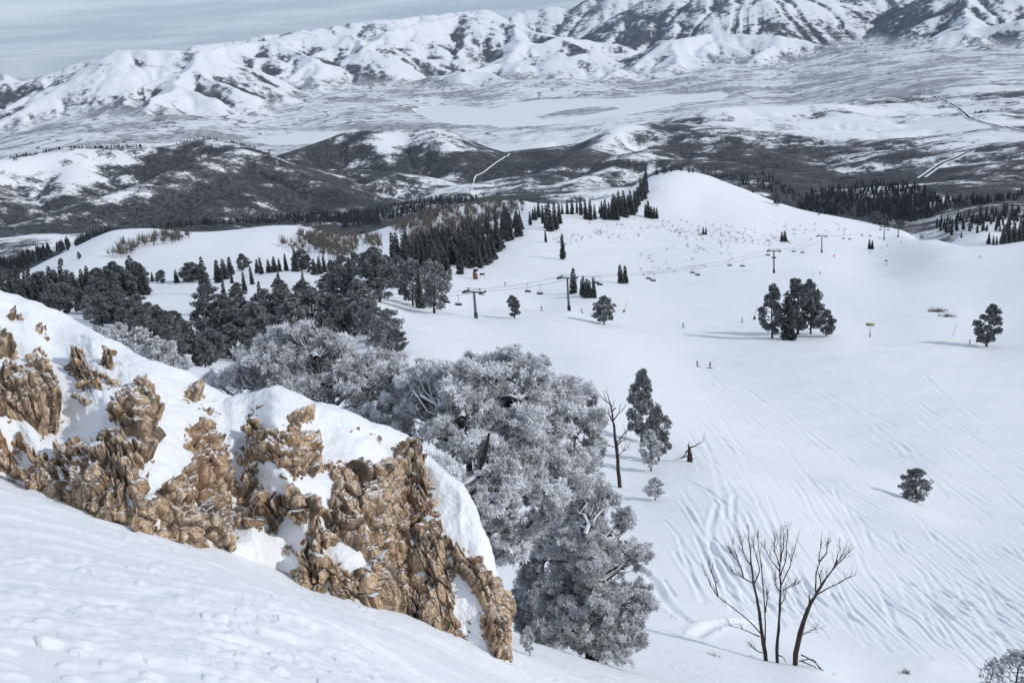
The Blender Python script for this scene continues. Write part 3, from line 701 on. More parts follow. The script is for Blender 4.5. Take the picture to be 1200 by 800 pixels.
    cellv = np.concatenate([(.35 * r1 + .4 * r2 + .25 * r3).ravel()] + BC); crk = np.concatenate([(1 - np.maximum(np.maximum(1 - sstep(.01, .10, e1), .85 * (1 - sstep(0, .15, e2))), .5 * c3)).ravel(), np.ones(nb)])
    me = mesh_np('rock_face', V_, [q, T_], [M_rock], smooth=False, attrs={'cell': cellv, 'crack': crk})
    link('rock_face', me, root)
    me = mesh_np('snow_cover', SP_.reshape(-1, 3) - off, q, [M_snow_near], smooth=True)
    link('snow_cover', me, root)
    tag(root, 'tan craggy rock outcrop draped with wind packed snow, left of the frosted pines', 'rock outcrop')
    return root
def rock_mat():
    t = NT('tan limestone'); c = t.coord()
    n1 = t.noise(c, 2.2, 5, .6); n2 = t.noise(c, 14, 5, .65); n3 = t.noise(c, 60, 3)
    col = t.ramp(t.math('ADD', t.math('MULTIPLY', t.attr('cell'), .50), t.math('MULTIPLY', n2, .50)), [(.25, (.30, .20, .13)), (.42, (.48, .335, .215)), (.58, (.60, .445, .305)), (.78, (.58, .475, .37))])
    col = t.mix(t.math('MULTIPLY', t.smooth(n1, .50, .62), .8), col, (.13, .108, .09))
    col = t.mix(t.smooth(n3, .58, .75), col, (.12, .085, .06))
    col = t.mix(t.math('MULTIPLY', t.math('SUBTRACT', 1.0, t.attr('crack')), .72), col, (.05, .040, .034))
    wv = t.mapping(c, (1, 1, .55), (.2, .35, 0)); cr = []
    for sc, w in ((5.5, .045), (15, .07)):
        vo = t.node('ShaderNodeTexVoronoi', feature='DISTANCE_TO_EDGE'); vo.inputs['Scale'].default_value = sc
        dn = t.node('ShaderNodeVectorMath', operation='ADD'); t.l(wv, dn.inputs[0]); nn = t.node('ShaderNodeTexNoise'); nn.inputs['Scale'].default_value = sc * .7; t.l(c, nn.inputs['Vector'])
        sc2 = t.node('ShaderNodeVectorMath', operation='SCALE'); sc2.inputs['Scale'].default_value = .5 / sc; t.l(nn.outputs['Color'], sc2.inputs[0]); t.l(sc2.outputs[0], dn.inputs[1]); t.l(dn.outputs[0], vo.inputs['Vector'])
        cr.append(t.smooth(vo.outputs['Distance'], 0, w))
    ck = t.math('MULTIPLY', cr[0], t.math('ADD', t.math('MULTIPLY', cr[1], .5), .5))
    col = t.mix(t.math('MULTIPLY', t.math('SUBTRACT', 1.0, ck), .75), col, (.055, .043, .036))
    rust = t.noise(c, 1.1, 4, .6); col = t.mix(t.math('MULTIPLY', t.smooth(rust, .52, .64), .55), col, (.40, .23, .13))
    g = t.node('ShaderNodeNewGeometry'); sp = t.node('ShaderNodeSeparateXYZ'); t.l(g.outputs['Normal'], sp.inputs[0])
    sn = t.smooth(t.math('ADD', sp.outputs[2], t.math('MULTIPLY', t.math('SUBTRACT', n2, .5), .7)), .86, .96)
    col = t.mix(sn, col, (.80, .82, .85))
    nrm = t.bump(n2, .5, .03); nrm = t.bump(n3, .35, .008, nrm); nrm = t.bump(ck, .6, .02, nrm)
    return t.out(col, .85, nrm)
M_rock = rock_mat()
OUTCROP = build_outcrop()
# ------------------------------------------------------------------ trees
def foliage_mat(name, needle, needle2, frostc, tip=(.0, 1.0)):
    t = NT(name); n = t.noise(t.coord(), .9, 3)
    f = t.attr('frost')
    c = t.mix(t.smooth(n, .4, .6), needle, needle2)
    t.b.inputs['Specular IOR Level'].default_value = .1
    return t.out(t.mix(f, c, frostc), .8)
M_rime = foliage_mat('rimed needles', (.030, .036, .038), (.045, .05, .05), (.90, .915, .94))
M_needle = foliage_mat('dark needles', (.028, .036, .034), (.048, .054, .046), (.42, .45, .48))
M_needle_grey = foliage_mat('frosted needles', (.038, .045, .042), (.062, .065, .058), (.55, .57, .60))
def bark_mat(name, a, b, snow=.25):
    t = NT(name); c = t.coord(); n = t.noise(t.mapping(c, (9, 9, 2)), 1.5, 4)
    col = t.ramp(n, [(.3, a), (.7, b)])
    g = t.node('ShaderNodeNewGeometry'); sp = t.node('ShaderNodeSeparateXYZ'); t.l(g.outputs['Normal'], sp.inputs[0])
    sn = t.math('MULTIPLY', t.smooth(t.math('ADD', sp.outputs[2], t.math('MULTIPLY', n, .4)), .95 - snow, 1.1), .9)
    return t.out(t.mix(sn, col, (.75, .78, .82)), .9, t.bump(n, .4, .02))
M_bark = bark_mat('dark bark', (.022, .018, .016), (.06, .048, .042), .2)
M_bark_rime = bark_mat('rimed bark', (.022, .020, .020), (.055, .050, .048), .55)
M_dead = bark_mat('weathered dead wood', (.020, .015, .013), (.075, .055, .045), .05)

def blades(C, Dn, size, frost, k, width, spread, rg, droop=0.0, tipw=1.0):
    """k flat needle bundles from every centre; returns verts, quads, frost-per-vertex"""
    n = len(C); C = np.repeat(C, k, 0); Dn = np.repeat(Dn, k, 0); size = np.repeat(size, k); fr = np.repeat(frost, k)
    m = n * k; d = unit(Dn + spread * unit(rg.normal(size=(m, 3)))); d[:, 2] -= droop; d = unit(d)
    ln = size * rg.uniform(.65, 1.25, m); w = size * width * rg.uniform(.7, 1.3, m)
    side = unit(np.cross(d, rg.normal(size=(m, 3))))
    a = C + d * (.08 * ln)[:, None]; b = C + d * ln[:, None]; mid = C + d * (.6 * ln)[:, None]
    v = np.stack([a, mid + side * (w * .5)[:, None], b, mid - side * (w * .5)[:, None]], 1).reshape(-1, 3)
    jt = rg.uniform(.75, 1.2, m)
    f = np.stack([fr * .55, fr * .92 * jt, fr * 1.1 * jt, fr * .9 * jt], 1).reshape(-1)
    return v, np.arange(m * 4).reshape(-1, 4), np.clip(f, 0, 1)

def fir_mesh(h, rmax, seed, dens=1.0, frost=.25, gap=.0, power=.9):
    """narrow spire: whorls of short drooping branches"""
    rg = np.random.default_rng(seed); C = []; Dn = []; sz = []; fr = []
    nw = int(30 * dens * (h / 12) ** .5); br = MB(); bend = rg.normal(0, .02, 2)
    br.tube([(0, 0, -.6), (0, 0, h * .12), (bend[0] * h * .5, bend[1] * h * .5, h * .55), (bend[0] * h, bend[1] * h, h * .98)], [.022 * h, .018 * h, .010 * h, .002 * h], 7)
    for w in range(nw):
        t = (w + rg.uniform(-.3, .3)) / nw; t = min(max(t, .0), .995); z = h * (.06 + .93 * t)
        R_ = rmax * (1 - t) ** power * rg.uniform(.78, 1.12) * (.72 + .28 * min(1, t / .12)) + .02 * h * .6
        nb = max(4, int(9 * (1 - t) + 4))
        for b in range(nb):
            if rg.random() < gap: continue
            a = rg.uniform(0, 6.283); L = R_ * rg.uniform(.65, 1.15); n = max(2, int(L / (.028 * h)) + 1)
            for q in range(n):
                u = (q + .6) / n
                C.append((math.cos(a) * L * u + bend[0] * z, math.sin(a) * L * u + bend[1] * z, z - .25 * L * u - .1 * L * u * u)); Dn.append((math.cos(a), math.sin(a), -.25 + .3 * t))
                sz.append(.062 * h * (1 - .35 * t) * rg.uniform(.8, 1.2)); fr.append(frost * rg.uniform(.2, 1.5) * (.4 + .8 * u))
    for q in range(6):
        C.append((bend[0] * h, bend[1] * h, h * (.93 + .012 * q))); Dn.append((rg.normal(0, .3), rg.normal(0, .3), 1)); sz.append(.045 * h); fr.append(frost)
    v, qd, f = blades(np.array(C), np.array(Dn, float), np.array(sz), np.array(fr), 4, .55, .75, rg)
    crown = lambda mat: mesh_np('crown', v, qd, [mat], attrs={'frost': f})
    return br, crown

def pine_mesh(h, wid, seed, lobes=22, frost=.25, low=.12, top=.5, tuft=.05, n=900, k=7, lean=0.0, sparse=0.0, wfac=.42):
    """broad limber pine: irregular limbs, each ending in a clump of needle tufts"""
    rg = np.random.default_rng(seed); br = MB(); C = []; Dn = []; sz = []; fr = []
    tr = np.array([(0, 0, -.6), (0, 0, h * .15), (rg.normal(0, .03) * h, rg.normal(0, .03) * h, h * .5), (rg.normal(0, .04) * h + lean * h, rg.normal(0, .04) * h, h * .93)])
    ts = np.linspace(0, 1, 9); tx = np.stack([np.interp(ts, [0, .2, .55, 1], tr[:, i]) for i in range(3)], 1)
    br.tube(tx, np.interp(ts, [0, .15, 1], [.030 * h, .022 * h, .004 * h]), 7)
    per = int(n / lobes)
    for l in range(lobes):
        t = low + (1 - low) * ((l + rg.uniform(0, .9)) / lobes); z0 = h * t * .93
        prof = (math.sin(math.pi * min(1, (t - low * .4) / (1 - low * .4)) ** .75) ** .6) * (1 - .45 * max(0, t - top))
        a = l * 2.39996 + rg.normal(0, .5); L = wid * .5 * prof * rg.uniform(.55, 1.08)
        base = np.array([np.interp(z0, tx[:, 2], tx[:, i]) for i in range(3)])
        end = base + np.array([math.cos(a) * L, math.sin(a) * L, rg.uniform(.05, .32) * L + .03 * h])
        mid = (base + end) / 2 - np.array([0, 0, .06 * L])
        br.tube([base, mid, end], [.009 * h, .006 * h, .002 * h], 5, cap=False)
        rad = np.array([.42, .42, .30]) * (.11 * h + .46 * L) * rg.uniform(.75, 1.15)
        m = int(per * rg.uniform(.6, 1.3))
        o = unit(rg.normal(size=(m, 3))) * (rg.uniform(0, 1, m) ** .42)[:, None]; o[:, 2] = np.where(o[:, 2] < -.55, -.55, o[:, 2])
        u = rg.uniform(0.0, .5, m)[:, None] * (rg.random(m) < .4)[:, None]
        p = end * (1 - u) + base * u + o * rad * (1 - .4 * u)
        C.append(p); Dn.append(unit(o + np.array([0, 0, .45]) + .4 * unit(end - base))); sz.append(np.full(m, tuft * h) * rg.uniform(.7, 1.3, m)); fr.append(frost * rg.uniform(.2, 1.6, m))
    C = np.concatenate(C); Dn = np.concatenate(Dn); sz = np.concatenate(sz); fr = np.concatenate(fr)
    if sparse: kk = rg.random(len(C)) > sparse; C, Dn, sz, fr = C[kk], Dn[kk], sz[kk], fr[kk]
    v, qd, f = blades(C, Dn, sz, fr, k, wfac, .95, rg)
    return br, (lambda mat: mesh_np('crown', v, qd, [mat], attrs={'frost': f}))

PROTO = {}
def proto(kind, i, maker, crown_mat, bark):
    br, cr = maker; PROTO.setdefault(kind, []).append((br.build('trunk', bark), cr(crown_mat)))
for i in range(6): proto('fir', i, fir_mesh(12, [1.55, 1.25, 1.8, 1.1, 1.45, 2.0][i], 400 + i, frost=.32), M_needle, M_bark)
for i in range(4): proto('spire', i, fir_mesh(12, [.8, .95, .7, 1.05][i], 420 + i, frost=.26, power=.8), M_needle, M_bark)
for i in range(6): proto('pine', i, pine_mesh(12, [6.0, 7.5, 6.8, 8.5, 5.4, 7.0][i], 440 + i, [30, 36, 32, 40, 28, 34][i], frost=.5, n=2200, low=.07, tuft=.045), M_needle, M_bark)
for i in range(5): proto('greypine', i, pine_mesh(12, [7.0, 8.5, 9.5, 6.6, 8.0][i], 460 + i, [34, 38, 42, 34, 36][i], frost=.55, n=2600, tuft=.038, low=.07), M_needle_grey, M_bark)
for i in range(3): proto('frostpine', i, pine_mesh(9, [7.0, 6.0, 8.0][i], 480 + i, 30, frost=.95, n=2600, tuft=.032, k=8, wfac=.5), M_rime, M_bark_rime)
PH = {'fir': 12, 'spire': 12, 'pine': 12, 'greypine': 12, 'frostpine': 9}
_used = {}
def tree(px, by, ty, kind, label, group=None, rmin=60, var=None, name=None, rmax=46000, wide=1.0, sink=0.0):
    g = ground(px, by, rmin, rmax); h = pxh(g, by - ty); k = kind
    lst = PROTO[k]; i = _used.get(k, 0) if var is None else var; _used[k] = i + 1
    tm, cm = lst[i % len(lst)]; s = h / PH[k]
    nm = name or {'fir': 'fir_tree', 'spire': 'fir_tree', 'pine': 'pine_tree', 'greypine': 'pine_tree', 'frostpine': 'frosted_pine_tree'}[k]
    r = empty(nm, (g[0], g[1], g[2] - sink), random.uniform(0, 6.28)); r.scale = (s * wide, s * wide, s)
    link('trunk', tm, r); link('crown', cm, r)
    tag(r, label, 'tree', group)
    return r
# ------------------------------------------------------------------ the big frosted pines, limb by limb
def frosted_tree(name, base, lobes, label, ntuft, tuft, frost, seed, nlimb=26, k=12, mat=None, bark=None, trunks=1, bare=0.0, up=.5, wfac=.5, spread=1.15, trunk_r=.16, shell=.5, clump=.17, rime=3, rimep=.7):
    """lobes: (px, py, rx, ry, distance, depth radius m) -> ellipsoids in the world; limbs reach for clusters of twig ends"""
    rg = np.random.default_rng(seed); base = np.array(base, float)
    pts = []; outs = []; vol = np.array([l[2] * l[3] for l in lobes], float) ** 1.0; vol /= vol.sum()
    hr = np.array([CRT[0], CRT[1], 0]); hr /= np.linalg.norm(hr); hf = np.array([-hr[1], hr[0], 0])
    for l, v in zip(lobes, vol):
        c = at(l[0], l[1], l[4]); m = int(ntuft * v)
        # boughs: a lobe is a handful of smaller masses with gaps between
        ns_ = 14; sc_ = unit(rg.normal(size=(ns_, 3))) * rg.uniform(.25, .78, (ns_, 1)); sr_ = rg.uniform(.26, .46, ns_); own = rg.choice(ns_, m, p=sr_ ** 2 / (sr_ ** 2).sum())
        o = sc_[own] + unit(rg.normal(size=(m, 3))) * (rg.uniform(.0, 1, m) ** shell * sr_[own])[:, None] * np.array([1, 1, .72])
        # lumpy outline
        lump = 1 + .16 * np.sin(o[:, 0] * 5 + l[0]) * np.sin(o[:, 1] * 4 + 1) + .12 * np.sin(o[:, 2] * 6 + l[1])
        rr = np.array([l[2] * l[4] / FPX, l[5], l[3] * l[4] / FPX])
        q = o * rr * lump[:, None]
        pts.append(c + q[:, :1] * hr + q[:, 1:2] * hf + q[:, 2:] * np.array([0, 0, 1])); o = unit(.5 * unit(o) + unit(o - sc_[own])); outs.append(o[:, :1] * hr + o[:, 1:2] * hf + o[:, 2:] * np.array([0, 0, 1]))
    P = np.concatenate(pts); O = np.concatenate(outs)
    zz = zgrid(P[:, 0], P[:, 1]); kk = P[:, 2] > zz + .12; P = P[kk]; O = O[kk]
    # clump the tufts: several to a twig
    top = P[:, 2].max(); Htree = top - base[2]
    ctr = np.array([*P[:, :2].mean(0), 0])
    br = MB()
    tops = [np.array([*(ctr[:2] + (base[:2] - ctr[:2]) * .35 + rg.normal(0, .12 * Htree * (trunks > 1), 2)), base[2] + Htree * rg.uniform(.78, .9)]) for _ in range(trunks)]
    tlines = []
    for tp in tops:
        ts = np.linspace(0, 1, 12)[:, None]; ln = base * (1 - ts) + tp * ts + np.stack([np.sin(ts[:, 0] * 5 + rg.uniform(0, 6)) * .04 * Htree * ts[:, 0], np.cos(ts[:, 0] * 4 + rg.uniform(0, 6)) * .04 * Htree * ts[:, 0], 0 * ts[:, 0]], 1)
        ln[0, 2] -= .4; tlines.append(ln); br.tube(ln, np.linspace(trunk_r, .02, 12), 8)
    TL = np.concatenate(tlines)
    # limb clusters
    L = P[rg.choice(len(P), nlimb, replace=False)]
    for _ in range(4):
        d = ((P[:, None] - L[None]) ** 2).sum(-1); ow = d.argmin(1)
        L = np.array([P[ow == i].mean(0) if (ow == i).any() else L[i] for i in range(nlimb)])
    twigs = []; tdirs = []; town = []
    def path(a, b, sag, n=6, wob=.05):
        t = np.linspace(0, 1, n)[:, None]; ln = np.linalg.norm(b - a)
        p = a * (1 - t) + b * t; p[:, 2] -= (np.sin(math.pi * t[:, 0]) * sag * ln)
        p[1:-1] += rg.normal(0, wob * ln, (n - 2, 3)); return p
    for i in range(nlimb):
        mem = np.where(ow == i)[0]
        if len(mem) < 3: continue
        e = L[i]; zr = e[2] - .35 * np.linalg.norm(e[:2] - base[:2]) * up
        cand = np.abs(TL[:, 2] - max(zr, base[2] + .15 * Htree)) + .35 * np.linalg.norm(TL[:, :2] - e[:2], axis=1)
        a = TL[cand.argmin()]
        lp = path(a, e, .10, 7); br.tube(lp, np.linspace(trunk_r * .42, trunk_r * .12, 7), 6, cap=False)
        # secondary branches to sub-clusters
        ns = max(2, len(mem) // 26); s = P[mem[rg.choice(len(mem), ns, replace=False)]]
        for _ in range(3):
            d = ((P[mem][:, None] - s[None]) ** 2).sum(-1); o2 = d.argmin(1)
            s = np.array([P[mem][o2 == j].mean(0) if (o2 == j).any() else s[j] for j in range(ns)])
        for j in range(ns):
            st = lp[rg.integers(2, 7)]; sp = path(st, s[j], .05, 5, .06); br.tube(sp, np.linspace(trunk_r * .13, trunk_r * .05, 5), 4, cap=False)
            sub = mem[o2 == j]; nt = max(1, len(sub) // 8)
            if len(sub) == 0: continue
            tw = P[sub[rg.choice(len(sub), nt, replace=False)]]; d = ((P[sub][:, None] - tw[None]) ** 2).sum(-1); o3 = d.argmin(1)
            for q in range(nt):
                g3 = sub[o3 == q]
                if len(g3) == 0: continue
                tip = P[g3].mean(0); tip = tip + O[g3].mean(0) * rg.normal(.02, .11) + rg.normal(0, .03, 3); st2 = sp[rg.integers(2, 5)]; tp = path(st2, tip, .03, 4, .05)
                br.tube(tp, np.linspace(trunk_r * .055, trunk_r * .03, 4), 3, cap=False)
                if rg.random() < bare: continue
                twigs.append(g3); tdirs.append(np.broadcast_to(unit(tip - st2), (len(g3), 3))); town.append(np.broadcast_to(tip, (len(g3), 3)))
    g = np.concatenate(twigs); TD = np.concatenate(tdirs); TO = np.concatenate(town)
    dl = P[g] - TO; dl *= np.minimum(1, clump / (np.linalg.norm(dl, axis=1)[:, None] + 1e-6)); C = TO + dl * rg.uniform(.25, .85, len(g))[:, None]            # tufts gather about their twig
    D = unit(.45 * O[g] + .5 * TD + .9 * unit(dl) + np.array([0, 0, .25]))
    fr = frost * np.repeat(rg.uniform(.5, 1.35, len(twigs)), [len(t) for t in twigs]) * rg.uniform(.7, 1.2, len(g)) * np.clip(.80 + .35 * O[g][:, 2] + .12 * O[g][:, 0], .3, 1.3)
    v, q, f = blades(C, D, tuft * rg.uniform(.5, 1.35, len(g)), fr, k, wfac, spread, rg)
    # rime: soft lumps grown on the windward and upper side of the tufts
    nb_ = np.repeat(np.arange(len(g)), rime); nb_ = nb_[rg.random(len(nb_)) < np.clip(fr[nb_] * rimep, 0, 1)]
    RC = C[nb_] + (D[nb_] * .2 + np.array([0, 0, .18]) + rg.normal(0, .30, (len(nb_), 3))) * tuft
    RS = tuft * rg.uniform(.10, .26, len(nb_))
    ph = (1 + 5 ** .5) / 2
    I0 = unit(np.array([(-1, ph, 0), (1, ph, 0), (-1, -ph, 0), (1, -ph, 0), (0, -1, ph), (0, 1, ph), (0, -1, -ph), (0, 1, -ph), (ph, 0, -1), (ph, 0, 1), (-ph, 0, -1), (-ph, 0, 1)], float))
    IF = np.array([(0,11,5),(0,5,1),(0,1,7),(0,7,10),(0,10,11),(1,5,9),(5,11,4),(11,10,2),(10,7,6),(7,1,8),(3,9,4),(3,4,2),(3,2,6),(3,6,8),(3,8,9),(4,9,5),(2,4,11),(6,2,10),(8,6,7),(9,8,1)])
    bv = I0[None] * rg.uniform(.6, 1.3, (len(RC), 12, 1)); bv = bv * np.array([1, 1, .85]); bv = RC[:, None] + bv * RS[:, None, None]
    bt = (np.arange(len(RC))[:, None, None] * 12 + IF[None]).reshape(-1, 3) + len(v)
    v = np.concatenate([v, bv.reshape(-1, 3)]); f = np.concatenate([f, np.full(len(RC) * 12, .97)])
    root = empty(name, tuple(base)); b0 = base
    br.v = [x - b0 for x in br.v]
    link('trunk', br.build('trunk', bark or M_bark_rime, smooth=True), root)
    link('crown', mesh_np('crown', v - b0, [q, bt], [mat or M_rime], attrs={'frost': f}), root)
    tag(root, label, 'tree')
    return root
def gp(px, py, d):     # the ground under a view line at a given slant distance
    p = at(px, py, d); return (p[0], p[1], gz(p[0], p[1]))
frosted_tree('frosted_pine_tree', gp(548, 660, 18.6), [(590,452,66,46,18.6,1.0),(535,482,52,42,18.2,.9),(640,478,52,46,19,.9),(585,520,80,56,17.9,1.1),(655,535,50,58,18.6,.9),(520,565,40,52,16.6,.55),(585,590,60,52,17.4,.9),(640,590,36,40,18,.7),(600,640,34,26,18,.6),(520,600,24,36,16.2,.4),(605,418,26,18,18.8,.4),(512,446,38,28,19.2,.6),(498,468,40,42,19.6,.7),(535,438,34,28,19,.5),(560,500,60,40,17.9,.8),(470,500,30,24,19.8,.6)],
    'largest frost covered pine beside the right end of the rock outcrop', 14000, .086, 1.1, 501, nlimb=46, k=32, trunks=3, wfac=.14, spread=3, rime=0, clump=.34)
frosted_tree('frosted_pine_tree', gp(425, 560, 20.5), [(335,415,50,34,21,.9),(392,412,52,36,21,.9),(285,440,34,26,21.5,.7),(440,440,46,40,20.5,.9),(375,452,80,30,20.5,.9),(478,470,36,42,20.2,.7),(252,446,22,18,22,.5),(350,384,26,12,21,.5),(310,470,50,16,20.8,.6),(440,488,40,20,20,.6),(300,420,40,28,21.3,.7),(420,445,60,36,20.8,.8),(350,450,60,30,20.6,.8)],
    'frost covered pine with dark bare limbs showing, behind the peak of the rock outcrop', 7600, .090, 1.05, 502, nlimb=36, k=32, trunks=3, bare=.22, wfac=.14, spread=3, rime=0, clump=.34)
frosted_tree('frosted_pine_tree', gp(690, 720, 28), [(672,470,40,36,28,1.1),(692,508,24,44,28,1.0),(692,566,22,42,27.5,.9),(680,545,36,60,27.5,1.1),(690,620,40,40,27.5,1)],
    'frost covered pine behind the right edge of the largest frosted pine', 3200, .12, 1.0, 503, nlimb=20, k=32, wfac=.13, spread=3, rime=0, clump=.34)
frosted_tree('frosted_pine_tree', gp(694, 766, 25.5), [(684,592,44,40,25.5,.9),(680,640,58,44,25.3,1.1),(690,690,66,42,25.2,1.2),(700,735,52,28,25.2,1.1),(742,652,30,20,25.4,.6),(752,702,24,18,25.4,.6),(650,690,36,40,25.6,.8),(735,610,18,16,25.4,.5),(700,752,50,18,24.9,.9),(668,742,34,24,24.8,.8),(735,742,30,18,25,.7),(690,660,40,50,24.7,.6)],
    'grey frosted pine with branches down to the snow, lowest in front of the frosted pines', 11000, .092, .92, 504, nlimb=46, k=30, wfac=.13, clump=.3, spread=2.4, rime=0)
frosted_tree('frosted_pine_tree', gp(640, 752, 28.5), [(640,640,40,48,28.5,1.0),(634,700,30,46,28.3,.9),(622,660,26,50,29,.9),(640,735,34,22,28.2,.8),(612,715,18,30,28.6,.6)],
    'drooping grey frosted pine between the rock outcrop and the lowest frosted pine', 4800, .105, .85, 505, nlimb=22, k=28, wfac=.12, clump=.3, spread=2, rime=0)
# ------------------------------------------------------------------ trees of the middle distance
rt = random.Random(11)
# solitary trees, each with its own words: px, base y, top y, kind, label
SOLO = [
 (752, 518, 428, 'greypine', 'tall grey green pine standing above two smaller frosted pines, right of the big frosted trees', .72, 3),
 (772, 540, 472, 'greypine', 'mid sized grey pine leaning on the tall pine at its right side', .75, 0),
 (763, 552, 500, 'frostpine', 'small bushy frosted pine at the foot of the tall grey pine', .8, 1),
 (768, 586, 556, 'frostpine', 'little frosted pine alone on the snow below the tall grey pine', 1.0, 0),
 (1074, 588, 547, 'greypine', 'round frosted pine alone on the crest of the tracked slope at right', 1.35, 1),
 (1156, 406, 355, 'pine', 'dark pine with ragged flat branches alone at the right edge, beside a short post', 1.0, 2),
 (905, 396, 332, 'pine', 'slim pine at the left of the dark clump above the two skiers', .75, 0),
 (924, 398, 340, 'spire', 'thin pine with a bare lower stem, front of the dark clump', 1.5, 1),
 (935, 392, 325, 'pine', 'broadest and darkest pine of the clump in the open bowl', .95, 4),
 (950, 391, 326, 'pine', 'tall rounded pine at the right in the dark clump', .7, 5),
 (968, 394, 362, 'pine', 'small open pine at the right end of the dark clump', 1.1, 1),
 (708, 380, 345, 'pine', 'stout dark pine alone right of the second lift tower', 1.0, 3),
 (603, 373, 345, 'pine', 'small open pine between the two nearest lift towers', 1.1, 0),
 (509, 367, 303, 'greypine', 'big grey pine with a bare trunk beside the nearest lift chairs', .9, 4),
 (493, 361, 318, 'fir', 'narrow frosted fir left of the big grey bare trunked pine', .8, 2),
 (484, 358, 302, 'greypine', 'tall grey pine behind the narrow frosted fir', .9, 1),
 (445, 354, 293, 'pine', 'huge dark round pine with a short trunk at the edge of the piste', 1.15, 3),
 (425, 392, 325, 'greypine', 'pointed grey pine in front of the huge dark round pine', .9, 0),
 (660, 304, 274, 'spire', 'lone slender fir on the piste below the dense fir stand', 1.2, 0),
 (640, 284, 270, 'spire', 'short lone fir at the edge of the dense fir stand', 1.3, 2),
 (672, 344, 314, 'spire', 'dark fir just behind the second lift tower', 1.5, 1),
 (911, 241, 224, 'pine', 'round pine alone on the far crest right of the summit', 1.0, 2),
 (72, 312, 302, 'pine', 'small dark bush like pine low on the bare snowy hill', 1.0, 1),
 (93, 304, 295, 'pine', 'small dark pine higher on the bare snowy hill', 1.0, 0),
 (145, 285, 277, 'spire', 'tiny dark fir at the brush on the bare snowy hill', 2.0, 0),
 (242, 345, 301, 'fir', 'tall thick dark fir standing forward on the snowy shoulder', 1.1, 5),
 (327, 339, 318, 'fir', 'small dark fir beside the track on the snowy shoulder', 1.2, 0),
 (356, 339, 318, 'spire', 'thin dark fir right of the track on the snowy shoulder', 1.2, 3),
 (287, 341, 318, 'fir', 'dark fir at the left end of the curved track', 1.2, 3),
 (272, 332, 318, 'fir', 'little fir left of the curved track on the shoulder', 1.3, 1),
 (1188, 830, 752, 'frostpine', 'frosted pine cut off by the lower right corner', 1.0, 2),
 (621, 768, 729, 'frostpine', 'tiny frosted sapling at the end of the rock outcrop', .6, 1),
]
for px, by, ty, kind, lab, wd, var in SOLO:
    rm = 60
    if by > 700: rm = 8
    elif by > 500: rm = 70
    r = tree(px, by, ty, kind, lab, rmin=rm, var=var, wide=wd, rmax=1450 if by < 700 else 120)
def stand(items, group, label, kinds, hh, rmin=100, jx=1.0, wide=(.95, 1.3), rmax=1450, sink=.3):
    for it in items:
        px, by = it[0] + rt.uniform(-jx, jx), it[1]
        h = it[2] if len(it) > 2 else rt.uniform(*hh)
        tree(px, by, by - h, rt.choice(kinds), label, group, rmin=rmin, var=rt.randrange(6), wide=rt.uniform(*wide), rmax=rmax, sink=sink)
def along(poly, n, jy=3.0):
    P = np.array(poly, float); L = np.concatenate([[0], np.cumsum(np.hypot(*np.diff(P, axis=0).T))]); out = []
    for k in range(n):
        s = (k + rt.uniform(.1, .9)) / n * L[-1]; out.append((float(np.interp(s, L, P[:, 0])), float(np.interp(s, L, P[:, 1])) + rt.uniform(-jy, jy)))
    return sorted(out, key=lambda q: q[1])
def inside(poly, n):
    P = np.array(poly, float); out = []
    while len(out) < n:
        x = rt.uniform(P[:, 0].min(), P[:, 0].max()); y = rt.uniform(P[:, 1].min(), P[:, 1].max())
        if in_poly(np.array([x]), np.array([y]), P)[0]: out.append((x, y))
    return sorted(out, key=lambda q: q[1])
# the line of firs along the left shoulder
stand(along([(2, 357), (40, 353), (80, 352), (120, 350), (150, 346), (172, 340)], 58, 5), 'firs of the line behind the rock ridge', 'dark fir or pine in the dense line behind the rock ridge at left', ['fir', 'fir', 'fir', 'pine'], (24, 42), 150, wide=(1.1, 1.5))
stand(along([(60, 368), (100, 366), (130, 378)], 6, 4), 'pines behind the rock ridge', 'dark pine standing low just behind the rock ridge at left', ['pine', 'fir'], (26, 38), 120)
stand([(178, 330, 12), (190, 331, 16), (208, 331, 16), (216, 329, 12), (221, 329, 22), (226, 330, 24), (236, 330, 22), (232, 328, 17), (257, 331, 28), (270, 322, 22), (263, 327, 24), (284, 317, 21), (296, 333, 22), (307, 321, 21), (302, 320, 17), (316, 319, 16), (322, 319, 19), (327, 318, 16), (335, 317, 21), (347, 318, 28), (353, 317, 26), (362, 319, 22), (369, 322, 20), (374, 321, 21), (382, 319, 20), (388, 318, 15)],
    'firs along the snowy shoulder', 'dark fir in the open row along the top of the snowy shoulder', ['fir', 'fir', 'spire', 'pine'], (18, 26), 250, .8, wide=(1.2, 1.7))
stand(along([(100, 372), (130, 378), (160, 384), (190, 394), (215, 408), (235, 424)], 22, 7), 'mixed pines over the ridge', 'dark or half frosted pine in the band right behind the snowy ridge of rock', ['pine', 'greypine', 'fir'], (28, 44), 100, 2, (1.0, 1.4))
stand(along([(325, 346), (350, 352), (372, 362), (300, 356), (232, 372)], 9, 5), 'dark pines in the gully', 'dark pine in the gully between the snowy shoulder and the frosted trees', ['pine', 'fir'], (26, 38), 150, 2, (1.0, 1.3))
